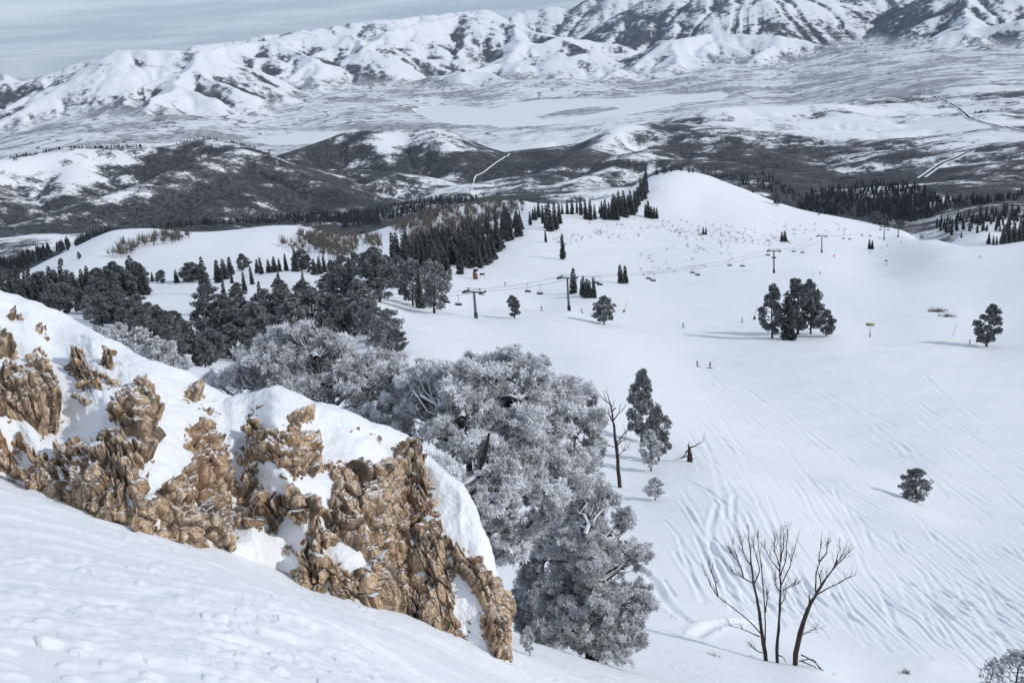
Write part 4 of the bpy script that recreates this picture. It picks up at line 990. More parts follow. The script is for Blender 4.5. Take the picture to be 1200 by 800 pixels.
# the big pines on the left
stand([(165, 398, 44), (150, 392, 34), (190, 402, 46), (208, 396, 35), (196, 408, 30), (176, 388, 28), (158, 402, 40), (172, 408, 42), (184, 412, 40), (143, 386, 26), (200, 420, 38), (212, 426, 34)], 'dark pines left of the snow bowl', 'broad dark pine in the clump left of the small snow bowl', ['pine', 'pine'], (36, 46), 110, 1, (1.0, 1.3))
stand([(246, 402, 52), (262, 408, 64), (276, 404, 58), (288, 398, 48), (270, 420, 44), (250, 424, 42), (300, 410, 60), (292, 424, 44), (240, 430, 36), (310, 418, 50)], 'dark pines right of the snow bowl', 'broad dark pine in the clump right of the small snow bowl', ['pine', 'pine', 'greypine'], (45, 60), 110, 1, (1.0, 1.3))
stand([(318, 396, 60), (333, 404, 66), (350, 408, 62), (372, 402, 68), (390, 396, 56), (404, 402, 60), (362, 424, 52), (384, 420, 58), (410, 400, 40), (436, 398, 50), (455, 404, 44), (342, 384, 50), (446, 420, 40), (466, 412, 30)], 'grey green pines behind the frosted trees', 'big grey green pine in the group behind the frosted trees', ['greypine', 'greypine', 'pine'], (50, 66), 110, 1, (1.0, 1.3))
stand([(392, 338, 34), (404, 336, 38), (414, 344, 44), (400, 352, 40), (386, 348, 30), (468, 336, 38), (474, 346, 40), (458, 332, 34), (440, 328, 40), (465, 322, 30), (430, 320, 26), (418, 322, 28)], 'dark firs round the huge round pine', 'dark fir or pine crowding round the huge dark round pine', ['fir', 'pine', 'pine'], (30, 40), 150, 1)
stand([(170, 436, 58), (188, 442, 52), (206, 452, 46), (150, 424, 50), (118, 408, 30)], 'half frosted pines over the ridge', 'half frosted pine showing just over the snowy rock ridge', ['frostpine'], (40, 50), 40, 1, (.9, 1.2), rmax=500)
# dense fir stand in the middle
stand([(x, y, rt.uniform(.8, 1.15) * (15 + 19 * min(1, max(0, (y - 256) / 55)))) for x, y in inside([(455, 300), (500, 326), (540, 322), (576, 312), (590, 290), (612, 276), (626, 268), (624, 254), (600, 254), (572, 268), (545, 284), (515, 296)], 115)], 'firs of the dense stand', 'dark fir in the dense stand climbing to the saddle left of the piste', ['fir', 'fir', 'spire'], (22, 34), 400, wide=(1.1, 1.6))
stand(along([(480, 292), (500, 282), (520, 274), (548, 266), (575, 258), (595, 256)], 22, 4), 'firs in the brown aspens', 'small dark fir among the brown leafless aspens', ['spire', 'fir'], (9, 17), 400)
# row on the saddle and under the summit
stand([(645, 271, 36), (640, 268, 28), (650, 269, 32), (655, 262, 24), (628, 258, 17), (632, 255, 20), (637, 262, 22), (665, 251, 18), (671, 251, 19), (676, 250, 16), (681, 252, 22), (687, 257, 24), (692, 258, 25), (697, 257, 18), (659, 251, 13), (703, 250, 9), (708, 252, 10)], 'firs on the saddle', 'dark fir in the loose row on the saddle left of the summit', ['fir', 'spire'], (16, 26), 500, .6)
stand(along([(706, 254), (720, 255), (730, 254), (742, 249), (750, 238), (756, 226)], 26, 3) , 'firs under the summit', 'dark fir in the dense wood on the left flank of the summit', ['fir', 'fir', 'spire'], (16, 30), 500, 1.5)
stand([(757, 254, 16), (760.5, 255, 20), (764, 256, 15), (767, 256, 14), (770, 256, 13)], 'five little firs', 'thin fir in the tight bunch of five on the left side of the summit', ['spire'], (14, 18), 500, .2, (1.3, 1.6))
stand([(681, 346, 19), (685, 348, 26), (688, 349, 24), (692, 349, 22), (696, 349, 26), (690, 347, 18)], 'slender firs by the second tower', 'slender fir in the tight bunch right of the second lift tower', ['spire'], (20, 27), 300, .2, (1.1, 1.4))
stand([(728, 332, 23), (733, 332, 22)], 'pair of firs above the tower', 'fir of the close pair uphill of the stout lone pine', ['spire'], (22, 23), 400, .1, (1.5, 1.8))
stand([(824, 275, 9), (827, 275, 9)], 'tiny firs on the open face', 'tiny fir of the pair on the open face under the summit', ['spire'], (8, 9), 500, .1, (1.6, 1.9))
stand([(916, 283, 12), (920, 283, 13)], 'little firs above the third tower', 'little fir of the pair just uphill of the third lift tower', ['spire'], (12, 13), 500, .1, (1.6, 1.9))
stand([(1019, 292, 12), (1022, 292, 11)], 'firs in the upper piste', 'small fir of the pair standing in the upper piste', ['spire'], (12, 13), 500, .1, (1.5, 1.8))
# crest line and beyond
stand(along([(766, 206), (780, 203), (795, 200), (815, 203)], 8, 1), 'crowns over the summit', 'dark crown just showing over the snowy summit', ['pine'], (5, 9), 1080, .5, rmax=1500)
stand([(1026, 263, 16), (1031, 264, 17), (1036, 265, 15), (1040, 266, 12), (1055, 269, 13), (882, 226, 6), (944, 247, 5), (960, 252, 5)], 'pines on the far crest', 'dark bushy pine on the far crest behind the upper lift towers', ['pine', 'fir'], (12, 16), 1000, .3, rmax=1500)
stand([(1158, 286, 14), (1164, 287, 12), (1168, 287, 11), (1176, 286, 24), (1182, 285, 30), (1188, 284, 28), (1194, 283, 24), (1199, 282, 26)], 'firs at the right edge', 'dark fir in the cluster on the crest at the right edge', ['fir', 'fir', 'spire'], (12, 28), 700, .3, rmax=1500)
# ------------------------------------------------------------------ chairlift
M_steel = plain('galvanised steel', (.16, .19, .20), .5, .3); M_dark = plain('black steel', (.022, .024, .028), .6); M_green = plain('green pad', (.02, .10, .08), .7)
M_seat = plain('black seat padding', (.018, .018, .022), .7); M_snowcap = M_snow_near
TW = [(558, 373, 337, 'green padded'), (667, 364, 321, ''), (907, 320, 291, ''), (963, 296, 274.5, ''), (1036, 281, 264, ''), (1052.5, 278, 263, '')]
TB = [ground(a, b, 100, 1500) for a, b, c, d in TW]; TH = [pxh(g, b - c) for g, (a, b, c, d) in zip(TB, TW)]
LBL = ['lift tower with a green pad at its foot, nearest to the big grey pine', 'lift tower standing in front of dark firs, with a stout lone pine to its right', 'lift tower above the dark clump of pines in the open bowl', 'lift tower below the row of chairs under the summit face', 'lift tower just below the far crest at right, nearer of two close together', 'last lift tower at the crest of the far slope']
HEADS = []
def line_dir(i):
    a = TB[max(0, i - 1)]; b = TB[min(len(TB) - 1, i + 1)]; d = (b - a)[:2]; return d / np.linalg.norm(d)
for i, (g, h) in enumerate(zip(TB, TH)):
    d = line_dir(i); c = np.array([d[1], -d[0]]); D3 = np.array([*d, 0]); C3 = np.array([*c, 0]); Z = np.array([0, 0, 1.0])
    r = empty('lift_tower', tuple(g)); tag(r, LBL[i], 'lift tower', 'towers of the chairlift')
    m = MB(); m.tube([(0, 0, -1), (0, 0, h * .5), (0, 0, h - 1.2)], [.46, .38, .30], 12); link('mast', m.build('mast', M_steel, True), r)
    rot = np.stack([C3, D3, Z], 1)
    m = MB(); m.box((0, 0, h - 1.15), (7.4, .5, .45), rot); link('crossarm', m.build('crossarm', M_steel), r)
    for sd in (-1, 1):
        m = MB(); o = C3 * 3.2 * sd
        m.box(o + Z * (h - 1.25), (.16, 3.8, .34), rot)
        for k in range(8): m.tube([o + D3 * (-1.75 + .5 * k) + Z * (h - .98) + C3 * -.09, o + D3 * (-1.75 + .5 * k) + Z * (h - .98) + C3 * .09], .2, 10)
        link('sheave_train', m.build('sheave_train', M_dark), r)
        m = MB(); o2 = C3 * 2.1 * sd
        for a, b in ((o2 - D3 * .5 + Z * (h - .95), o2 + Z * h), (o2 + D3 * .5 + Z * (h - .95), o2 + Z * h), (o2 + Z * h, o2 + C3 * 1.1 * sd + Z * (h - .05))): m.tube([a, b], .09, 6)
        m.box(o2 + C3 * .9 * sd + Z * (h - 1.75), (1.6, .7, .08), rot)
        link('lifting_frame', m.build('lifting_frame', M_steel), r)
    m = MB(); m.tube([-C3 * 2.1 + Z * h, C3 * 2.1 + Z * h], .08, 6); link('top_rail', m.build('top_rail', M_steel), r)
    m = MB()
    for e in (-.2, .2): m.tube([D3 * -.55 + C3 * e + Z * .5, D3 * -.42 + C3 * e + Z * (h - 1.3)], .03, 4)
    for k in range(int((h - 2) / .5)): m.tube([D3 * -.52 + C3 * -.2 + Z * (.8 + .5 * k), D3 * -.52 + C3 * .2 + Z * (.8 + .5 * k)], .02, 4)
    link('ladder', m.build('ladder', M_dark), r)
    m = MB(); m.tube([(0, 0, -.3), (0, 0, 1.9)], [.62, .60], 12); link('base_pad', m.build('base_pad', M_green if i == 0 else M_dark), r)
    HEADS.append([g + np.array([0, 0, h - .78]) + C3 * 3.2 * sd for sd in (-1, 1)])
# ropes: on from the top tower over the crest, back to the bottom station behind the pines
d0 = line_dir(0); low = TB[0][:2] - d0 * 62; zl = gz(*low) + 5
dn = line_dir(5); hi = TB[5][:2] + dn * 160; zh = gz(*hi) + 9
ROPE = []
for s in (0, 1):
    off0 = HEADS[0][s][:2] - TB[0][:2]; off5 = HEADS[5][s][:2] - TB[5][:2]
    K = [np.array([*(low + off0), zl])] + [hd[s] for hd in HEADS] + [np.array([*(hi + off5), zh])]
    pts = []
    for a, b in zip(K[:-1], K[1:]):
        L = np.linalg.norm(b - a)
        for t in np.linspace(0, 1, 24, endpoint=False): p = a * (1 - t) + b * t; p[2] -= 4 * t * (1 - t) * L * .014; pts.append(p)
    pts.append(K[-1]); ROPE.append(np.array(pts))
left = 0 if proj(HEADS[2][0])[0] < proj(HEADS[2][1])[0] else 1
ORD = [ROPE[left], ROPE[1 - left]]
for k, p in enumerate(ORD):
    m = MB(); m.tube(p, .045, 5); o = link('haul_rope', m.build('haul_rope', M_dark, True)); tag(o, ['chairlift rope of the left hand line with the dark backed chairs', 'chairlift rope of the right hand line with the pale chairs'][k], 'lift rope', 'ropes of the chairlift')
def chair_meshes(seatmat):
    out = {}
    m = MB(); m.tube([(0, 0, .1), (0, .12, -.5), (0, .12, -1.7), (0, 0, -2.1)], .045, 6); m.box((0, 0, .02), (.14, .5, .2)); out['hanger'] = m.build('hanger', M_dark)
    m = MB(); m.tube([(-1.1, -.25, -3.0), (-1.18, -.1, -2.45), (-.8, 0, -2.15), (.8, 0, -2.15), (1.18, -.1, -2.45), (1.1, -.25, -3.0)], .05, 6); out['bail'] = m.build('bail', M_steel, True)
    m = MB(); m.box((0, -.28, -3.02), (2.3, .5, .12)); out['seat'] = m.build('seat', seatmat)
    m = MB(); m.box((0, .0, -2.72), (2.25, .09, .5)); out['backrest'] = m.build('backrest', seatmat)
    m = MB(); m.tube([(-1.05, -.1, -2.55), (-1.05, -.75, -2.6), (1.05, -.75, -2.6), (1.05, -.1, -2.55)], .03, 5); out['safety_bar'] = m.build('safety_bar', M_steel)
    return out
CH = [chair_meshes(M_seat), chair_meshes(plain('grey seat padding', (.10, .11, .12), .6))]
PAIRS = [(522, 535), (619, 631.5), (696, 708), (759, 770), (811, 822), (857, 868), (897, 906), (930, 941), (987, 997), (1011, 1020), (1032, 1041), (1051, 1060)]
WHERE = ['beside the bare trunk of the big grey pine', 'between the two nearest lift towers', 'beside the slender firs uphill of the second tower', 'over the brush, first pair past the slender firs', 'over the brush, second pair past the slender firs', 'third pair past the slender firs, before the third tower', 'right at the third lift tower', 'between the third and fourth towers, at the fourth', 'first pair past the fourth tower', 'over the pair of firs in the piste', 'at the fifth lift tower', 'at the last lift tower']
for (a, b), w in zip(PAIRS, WHERE):
    for s, px in ((0, a), (1, b)):
        rp = ORD[s]; q = np.array([proj(p)[0] for p in rp]); k = int(np.argmin(np.abs(q - px))); p = rp[k]
        nb = rp[min(k + 1, len(rp) - 1)] - rp[max(0, k - 1)]; yaw = math.atan2(-nb[0], nb[1])
        r = empty('lift_chair', tuple(p), yaw + (math.pi if s == 0 else 0))
        for nm, me in CH[s].items(): link(nm, me, r)
        tag(r, ('dark backed' if s == 0 else 'pale grey') + ' lift chair ' + w, 'lift chair', 'chairs of the lift')
# ------------------------------------------------------------------ skiers
def person_mesh(name, mats, pose=0):
    J = {'hip': (0, 0, .92), 'chest': (0, .04, 1.25), 'neck': (0, .05, 1.47), 'head': (0, .07, 1.63), 'lk': (-.13, .10, .50), 'la': (-.15, -.02, .09), 'lf': (-.15, .16, .05), 'rk': (.13, .10, .50), 'ra': (.15, -.02, .09), 'rf': (.15, .16, .05),
         'ls': (-.21, .04, 1.40), 'le': (-.33, .10, 1.14), 'lh': (-.30, .34, 1.06), 'rs': (.21, .04, 1.40), 're': (.33, .10, 1.14), 'rh': (.30, .34, 1.06)}
    Rd = {'hip': .155, 'chest': .17, 'neck': .07, 'head': .105, 'lk': .085, 'la': .065, 'lf': .05, 'rk': .085, 'ra': .065, 'rf': .05, 'ls': .09, 'le': .06, 'lh': .045, 'rs': .09, 're': .06, 'rh': .045}
    E = [('hip', 'chest'), ('chest', 'neck'), ('neck', 'head'), ('hip', 'lk'), ('lk', 'la'), ('la', 'lf'), ('hip', 'rk'), ('rk', 'ra'), ('ra', 'rf'), ('chest', 'ls'), ('ls', 'le'), ('le', 'lh'), ('chest', 'rs'), ('rs', 're'), ('re', 'rh')]
    nm = list(J); me = bpy.data.meshes.new(name); me.from_pydata([J[k] for k in nm], [(nm.index(a), nm.index(b)) for a, b in E], [])
    o = bpy.data.objects.new('tmp', me); COL.objects.link(o); o.modifiers.new('s', 'SKIN'); sb = o.modifiers.new('u', 'SUBSURF'); sb.levels = 1; sb.render_levels = 1
    for i, k in enumerate(nm): me.skin_vertices[0].data[i].radius = (Rd[k], Rd[k]); me.skin_vertices[0].data[i].use_root = (k == 'hip')
    dg = bpy.context.evaluated_depsgraph_get(); out = bpy.data.meshes.new_from_object(o.evaluated_get(dg)); out.name = name
    bpy.data.objects.remove(o); bpy.data.meshes.remove(me)
    out.materials.clear()
    for m in mats: out.materials.append(m)
    for p in out.polygons:
        z = p.center.z; p.use_smooth = True; p.material_index = 1 if z < .98 else (2 if z > 1.53 else 0)
    return out
M_skin = plain('skin', (.45, .27, .19), .6); M_pants = plain('black ski trousers', (.02, .02, .024), .8)
def cloth(n, c): return plain(n, c, .8)
JK = [cloth('dark jacket', (.022, .025, .035)), cloth('navy jacket', (.02, .035, .08)), cloth('grey jacket', (.12, .13, .14)), cloth('maroon jacket', (.10, .02, .02))]
PM = [person_mesh('body', [j, M_pants, M_skin]) for j in JK]
m = MB(); 
for a in range(6):
    pass
def helmet():
    m = MB(); n, k = 12, 6
    v = [(.125 * math.cos(t) * math.sin(p), .07 + .14 * math.sin(t) * math.sin(p), 1.66 + .12 * math.cos(p)) for p in np.linspace(.05, 1.75, k) for t in np.arange(n) * 2 * math.pi / n]
    m.add(v, [[i * n + j, (i + 1) * n + j, (i + 1) * n + (j + 1) % n, i * n + (j + 1) % n] for i in range(k - 1) for j in range(n)]); return m.build('helmet', M_dark, True)
def ski(sx):
    m = MB(); m.tube([(sx, -.75, .03), (sx, .6, .03), (sx, .85, .05), (sx, .98, .11)], [.05, .05, .05, .02], 4); return m.build('ski', M_dark)
def pole(sx):
    m = MB(); m.tube([(sx * .30, .36, 1.12), (sx * .38, .15, .02)], .012, 4); return m.build('ski_pole', M_dark)
HM, SK, PL = helmet(), [ski(-.15), ski(.15)], [pole(-1), pole(1)]
PEOPLE = [(817.5, 429.5, 2, 100, 'skier in a grey jacket standing at the left of a pair in the open bowl'), (832.5, 431.5, 0, 60, 'skier in black standing at the right of a pair in the open bowl'),
 (592, 334.5, 0, 150, 'dark skier above the nearest lift tower, right of the wooden hut'), (635, 364, 0, 80, 'dark skier left of the second lift tower'), (682, 367, 1, 100, 'dark skier between the second tower and the stout lone pine'),
 (870, 377.5, 0, 60, 'dark skier just left of the dark clump of pines'), (800.7, 384, 1, 120, 'skier crossing below the brush, left of the dark clump'), (961, 321.5, 0, 30, 'dark skier low on the piste below the fourth tower'),
 (1019.5, 296.5, 0, 10, 'dark skier right under the pair of firs in the upper piste'), (1033.5, 291.5, 0, 60, 'dark skier below the fifth lift tower'), (1040, 288.8, 2, 80, 'grey skier below the fifth lift tower, higher of two'),
 (1056, 284.5, 0, 20, 'dark skier right of the last lift tower'), (1031, 280, 1, 70, 'dark skier beside the foot of the fifth lift tower'), (950, 281.5, 0, 140, 'dark skier uphill left of the fourth tower'), (1149, 302.5, 0, 45, 'dark skier alone on the bright slope at right')]
for px, py, v, yaw, lab in PEOPLE:
    g = ground(px, py, 100, 1500); r = empty('person', tuple(g), R(yaw)); link('body', PM[v], r); link('helmet', HM, r)
    for k in (0, 1): link('ski', SK[k], r); link('ski_pole', PL[k], r)
    tag(r, lab, 'person')
# ------------------------------------------------------------------ poles, signs, hut
M_orange = plain('orange pad', (.75, .10, .04), .7); M_wood = plain('brown planks', (.16, .075, .05), .8); M_grey = plain('weathered boards', (.17, .14, .13), .8); M_brownpad = plain('brown pad', (.25, .12, .05), .8); M_sign = plain('olive sign face', (.28, .30, .16), .6); M_white = plain('white paint', (.7, .71, .72), .6); M_glass = plain('dark window glass', (.012, .015, .02), .15)
for bx, by, tx, ty, padm, lab in [(731, 365.5, 736, 352, M_brownpad, 'thin leaning pole with a brown foot right of the stout lone pine'), (884, 374, 886.5, 356, M_dark, 'thin pole with a black padded foot left of the dark clump'), (977, 301, 980.5, 288, M_orange, 'thin leaning pole with an orange padded foot right of the fourth tower'), (952.6, 325, 952.8, 314, None, 'plain thin pole on the piste below the fourth tower'), (1116, 394, 1121, 378, None, 'plain thin leaning pole left of the lone pine at the right edge'), (1005.5, 281.5, 1005.6, 276.5, None, 'plain thin pole below the first chairs past the fourth tower')]:
    g = ground(bx, by, 100, 1500); h = pxh(g, math.hypot(tx - bx, ty - by)); e = g + (tx - bx) / FPX * float(g @ _f) * CRT + np.array([0, 0, pxh(g, by - ty)]) - g
    r = empty('snow_pole', tuple(g)); m = MB(); m.tube([-.1 * e, e], [.07, .045], 6); link('shaft', m.build('shaft', M_steel), r)
    if padm: m = MB(); m.tube([-.02 * e, .05 * e, .2 * e], [.5, .46, .3], 10); link('foot_pad', m.build('foot_pad', padm), r)
    tag(r, lab, 'pole')
g = ground(1136.5, 403, 100, 1500); r = empty('marker_post', tuple(g)); m = MB(); m.tube([(0, 0, -.2), (0, 0, 1.5)], .16, 8); link('post', m.build('post', M_dark), r); m = MB(); m.tube([(0, 0, 1.5), (0, 0, 1.62)], [.19, .1], 8); link('snow_cap', m.build('snow_cap', M_white), r); tag(r, 'short dark post in the shadow of the lone pine at right', 'post')
def sign(px, py, ty, w, lab, bm, two=False):
    g = ground(px, py, 100, 1500); h = pxh(g, py - ty); W_ = pxh(g, w); yaw = math.atan2(-g[0], g[1]); r = empty('trail_sign', tuple(g), yaw)
    bh = W_ * .36
    m = MB(); m.box((0, 0, h - bh / 2), (W_, .08, bh)); link('board', m.build('board', bm), r)
    m = MB(); m.box((0, 0, h + .06), (W_ * .98, .2, .12)); link('snow_cap', m.build('snow_cap', M_white), r)
    for o in ((-W_ * .4, W_ * .4) if two else (0,)):
        m = MB(); m.tube([(o, .08, -.2), (o, .08, h - .1)], .07, 8); link('post', m.build('post', M_dark), r)
    if not two: m = MB(); m.tube([(0, .08, -.1), (0, .08, h * .32)], .17, 8); link('post_pad', m.build('post_pad', M_dark), r)
    tag(r, lab, 'sign')
sign(1019.5, 395, 378, 9.5, 'olive trail sign on one post, right of the dark clump of pines', M_sign)
sign(1038.5, 311.5, 304.5, 4, 'small sign on one post on the upper piste', M_grey)
sign(1080, 283, 277, 4.5, 'dark two legged sign on the crest right of the last lift tower', M_dark, True)
sign(565.3, 325.8, 320, 6, 'dark board on two legs beside the wooden hut', M_dark, True)
g = ground(557.2, 327, 100, 1500); u = pxh(g, 1); yaw = math.atan2(-g[0], g[1]); r = empty('lookout_hut', tuple(g), yaw + .25)
m = MB(); m.box((0, 0, 3.2 * u), (4.2 * u, 3.4 * u, 6.4 * u)); link('base', m.build('base', M_wood), r)
m = MB(); m.box((-.4 * u, 0, 7.9 * u), (3.6 * u, 3 * u, 3 * u)); link('wall', m.build('wall', M_grey), r)
m = MB(); m.box((1.0 * u, 0, 10.9 * u), (4.6 * u, 3.6 * u, 3 * u)); w_ = link('cabin', m.build('cabin', M_dark), r)
m = MB(); m.box((.9 * u, -1.84 * u, 11.1 * u), (3.6 * u, .1, 1.6 * u)); link('window', m.build('window', M_glass), r)
m = MB(); m.add([(-1.6 * u, -2.2 * u, 12.42 * u), (3.7 * u, -2.2 * u, 12.42 * u), (3.7 * u, 2.2 * u, 12.42 * u), (-1.6 * u, 2.2 * u, 12.42 * u), (-1.5 * u, -2.1 * u, 13.2 * u), (3.6 * u, -2.1 * u, 13.2 * u), (3.6 * u, 2.1 * u, 13.6 * u), (-1.5 * u, 2.1 * u, 13.6 * u)], [[0, 3, 2, 1], [4, 5, 6, 7], [0, 1, 5, 4], [1, 2, 6, 5], [2, 3, 7, 6], [3, 0, 4, 7]]); link('roof', m.build('roof', M_white), r)
m = MB()
for a in (-1, 1):
    for b in (-1, 1): m.tube([(a * 2.5 * u, b * 1.9 * u, -.5), (a * 2.2 * u, b * 1.8 * u, 6.2 * u)], .16 * u, 5)
link('braces', m.build('braces', M_wood), r); m = MB(); m.box((2.6 * u, -.4 * u, 1.6 * u), (.9 * u, 2.4 * u, .25 * u)); link('step', m.build('step', M_white), r)
tag(r, 'small brown wooden lookout hut with a dark cabin and snowy roof below the fir stand', 'hut')
# ------------------------------------------------------------------ dead trees
def bare_tree(name, base_px, trunk, branches, ox, oy, sc, rad, lab, cat='dead tree', twig=1.0, rmin=30, seed=0, roots=(), D=None, mat=None):
    rg = np.random.default_rng(seed); g = ground(base_px[0], base_px[1], rmin, 400); dist = np.linalg.norm(g); u = pxh(g, 1)
    hr = np.array([CRT[0], CRT[1], 0]); hr /= np.linalg.norm(hr); hf = np.array([-hr[1], hr[0], 0])
    def W3(q, dep=0.0):
        px, py = ox + q[0] / sc, oy + q[1] / sc
        d = at(px, py, 1.0); return d * (float(g @ hf) + dep) / float(d @ hf) - g
    def line(ps, d0, d1):
        n = len(ps); return np.array([W3(p, d0 + (d1 - d0) * i / (n - 1)) for i, p in enumerate(ps)])
    def dens(P, n):
        s = np.linspace(0, len(P) - 1, n); Q = np.stack([np.interp(s, np.arange(len(P)), P[:, i]) for i in range(3)], 1); Q[1:-1] += rg.normal(0, .35 * u, (n - 2, 3)); return Q
    r = empty(name, tuple(g)); m = MB(); T = dens(line(trunk, 0, rg.uniform(-8, 8) * u), 16); T[0, 2] -= .4
    m.tube(T, np.linspace(rad * u, .22 * u, 16) * (1 + .10 * rg.normal(size=16)), 8); link('trunk', m.build('trunk', mat or M_dead, True), r)
    def twigs(P, depth, r0):
        for k in range(int(rg.integers(8, 15) * twig)):
            i = rg.integers(int(len(P) * .35), len(P)); a = P[i]; dr = unit(P[-1] - P[0]); v = unit(dr + rg.normal(0, .45, 3) + np.array([0, 0, .55])); L = rg.uniform(5, 15) * u
            q = np.array([a, a + v * L * .5 + rg.normal(0, .5 * u, 3), a + v * L + np.array([0, 0, .18 * L])]); m.tube(q, [r0, r0 * .75, r0 * .4], 4)
            if depth > 0 and rg.random() < .5:
                b = q[1]; v2 = unit(v + rg.normal(0, .5, 3)); m.tube([b, b + v2 * L * .5], [r0 * .7, r0 * .3], 4)
    for b in branches:
        m = MB(); dd = rg.uniform(-14, 14) * u; P = dens(line(b, 0, dd), 9); m.tube(P, np.linspace(.9 * u, .28 * u, 9) * (rad / 3) ** .5, 6); twigs(P, 1, .26 * u)
        link('branch', m.build('branch', mat or M_dead), r)
    if twig < .5: return tag(r, lab, cat)
    m = MB(); twigs(T[6:], 1, .28 * u)
    for k in range(int(16 * twig)):
        i = rg.integers(2, 12); v = unit(np.array([rg.normal(), rg.normal(), .1])); m.tube([T[i], T[i] + v * rg.uniform(2, 5) * u], [.4 * u, .15 * u], 4)
    link('twigs', m.build('twigs', mat or M_dead), r)
    if roots:
        m = MB()
        for b in roots: P = dens(line(b, -2 * u, rg.uniform(-6, 0) * u), 9); m.tube(P, np.linspace(.9 * u, .25 * u, 9), 6)
        link('roots', m.build('roots', mat or M_dead), r)
    return tag(r, lab, cat)
Z4 = 4.21
bare_tree('dead_tree', (899, 774), [(330,690),(312,600),(302,520),(292,430),(270,330),(256,230),(246,110),(240,40)], [[(322,620),(325,450),(310,300),(300,180),(286,120),(290,40)], [(305,560),(240,490),(170,430),(90,375),(50,310),(10,210)], [(90,375),(75,290),(40,205)], [(265,310),(215,280),(165,255),(120,205)], [(215,280),(190,200),(165,120)], [(256,230),(215,160),(205,90)], [(268,310),(300,240),(275,170),(262,110)], [(325,450),(335,380),(330,330)], [(310,650),(280,640),(250,615)], [(295,570),(230,540),(155,517)], [(140,205),(130,150)][:0] or [(190,200),(140,140)]], 820, 610, Z4, 2.7, 'leftmost bare dead tree of three, with a long limb reaching left', seed=1)
bare_tree('dead_tree', (911, 776), [(385,695),(378,620),(390,520),(396,420),(400,320),(395,240),(400,140),(398,50)], [[(396,250),(350,190),(320,135)], [(400,320),(445,230),(460,170),(485,80)], [(400,270),(430,180),(430,50)], [(395,350),(370,310),(372,270)], [(408,345),(445,322),(475,315)], [(400,200),(415,120),(412,45)], [(396,230),(368,150),(370,90)], [(396,420),(420,380),(425,320)]], 820, 610, Z4, 2.2, 'straight upright bare dead tree in the middle of three', seed=2, roots=[[(385,660),(410,670),(430,700)]])
bare_tree('dead_tree', (932, 779), [(470,700),(485,600),(510,500),(540,420),(575,360),(620,290),(660,230),(692,140)], [[(575,360),(570,280),(590,200),(598,105)], [(590,200),(625,160),(632,100)], [(660,230),(700,190),(742,152)], [(578,362),(640,330),(700,295),(768,266)], [(655,240),(690,190),(716,140)], [(535,430),(540,400),(540,380)], [(510,560),(545,540),(572,532)], [(600,320),(595,290),(590,265)]], 820, 610, Z4, 3.5, 'bare dead tree leaning right with exposed roots, rightmost of three', seed=3, roots=[[(490,690),(560,680),(605,750),(620,800)], [(500,660),(560,690),(640,765),(668,748)], [(475,720),(505,735),(530,745)], [(500,690),(570,720),(600,760)]])
bare_tree('dead_tree', (727, 571), [(186,680),(176,560),(165,450),(155,370),(140,290),(125,240)], [[(155,370),(178,340),(190,330)], [(148,300),(118,278),(100,262)], [(176,470),(200,436),(215,430)], [(178,480),(215,455)], [(182,530),(200,512),(215,508)], [(172,500),(150,490),(130,488)], [(156,380),(130,340),(112,318)], [(165,310),(150,330)]], 680, 400, 4, 2.6, 'bare dead snag between the frosted trees and the tall grey pine', seed=4, twig=.6, rmin=60)
bare_tree('broken_stump', (808, 541), [(515,565),(513,530),(510,500),(508,474)], [[(512,530),(480,545),(455,550)], [(512,500),(540,488),(575,470)], [(505,510),(490,530),(470,548)]], 680, 400, 4, 4.0, 'short broken stump with a side limb, right of the frosted pines', 'stump', seed=5, twig=.2, rmin=70)
# ------------------------------------------------------------------ shrubs
M_twig = plain('reddish brown twigs', (.12, .085, .075), .9, var=.3, scale=2); M_aspen = plain('bare aspen twigs', (.115, .10, .088), .9, var=.3, scale=.15)
def twig_tufts(pts, hs, k, width, rg, spread=.55):
    pts = np.asarray(pts, float); n = len(pts); hs = np.asarray(hs, float)
    C = np.repeat(pts, k, 0); H = np.repeat(hs, k); m = n * k
    d = unit(np.array([0, 0, 1.0]) + spread * rg.normal(size=(m, 3)) * np.array([1, 1, .2])); ln = H * rg.uniform(.5, 1.05, m)
    C = C + rg.normal(0, .12, (m, 3)) * H[:, None] * np.array([1, 1, 0]); C[:, 2] -= .05 * H
    sd = unit(np.cross(d, rg.normal(size=(m, 3)))); w = (H * width)[:, None]
    v = np.stack([C - sd * w * .5, C + sd * w * .5, C + d * ln[:, None]], 1).reshape(-1, 3)
    return v, np.arange(m * 3).reshape(-1, 3)
rgs = np.random.default_rng(77)
for px, py, hpx, n, lab in [(1099, 365, 8, 26, 'reddish brown shrub on the slope left of the lone pine at right, upper of two'), (1110, 371, 7, 30, 'reddish brown shrub on the slope left of the lone pine at right, lower of two'), (1062, 789, 9, 10, 'low brown twigs poking from the snow right of the three dead trees'), (836, 768, 9, 5, 'tiny dark sprig poking from the snow left of the three dead trees')]:
    g = ground(px, py, 30, 1500); h = pxh(g, hpx); P = np.array([[x, y, gz(x, y)] for x, y in zip(g[0] + rgs.normal(0, .55 * h, n), g[1] + rgs.normal(0, .4 * h, n))])
    v, f = twig_tufts(P - g, np.full(n, h) * rgs.uniform(.6, 1.1, n), 9, .05, rgs); o = link('bare_shrub', mesh_np('bare_shrub', v, f, [M_twig]), None, tuple(g)); tag(o, lab, 'shrub')
def scatter_px(polys, rmin, rmax):
    out = []
    for poly, n in polys:
        for x, y in inside(poly, n): 
            g = ground(x, y, rmin, rmax); out.append(g)
    return np.array(out)
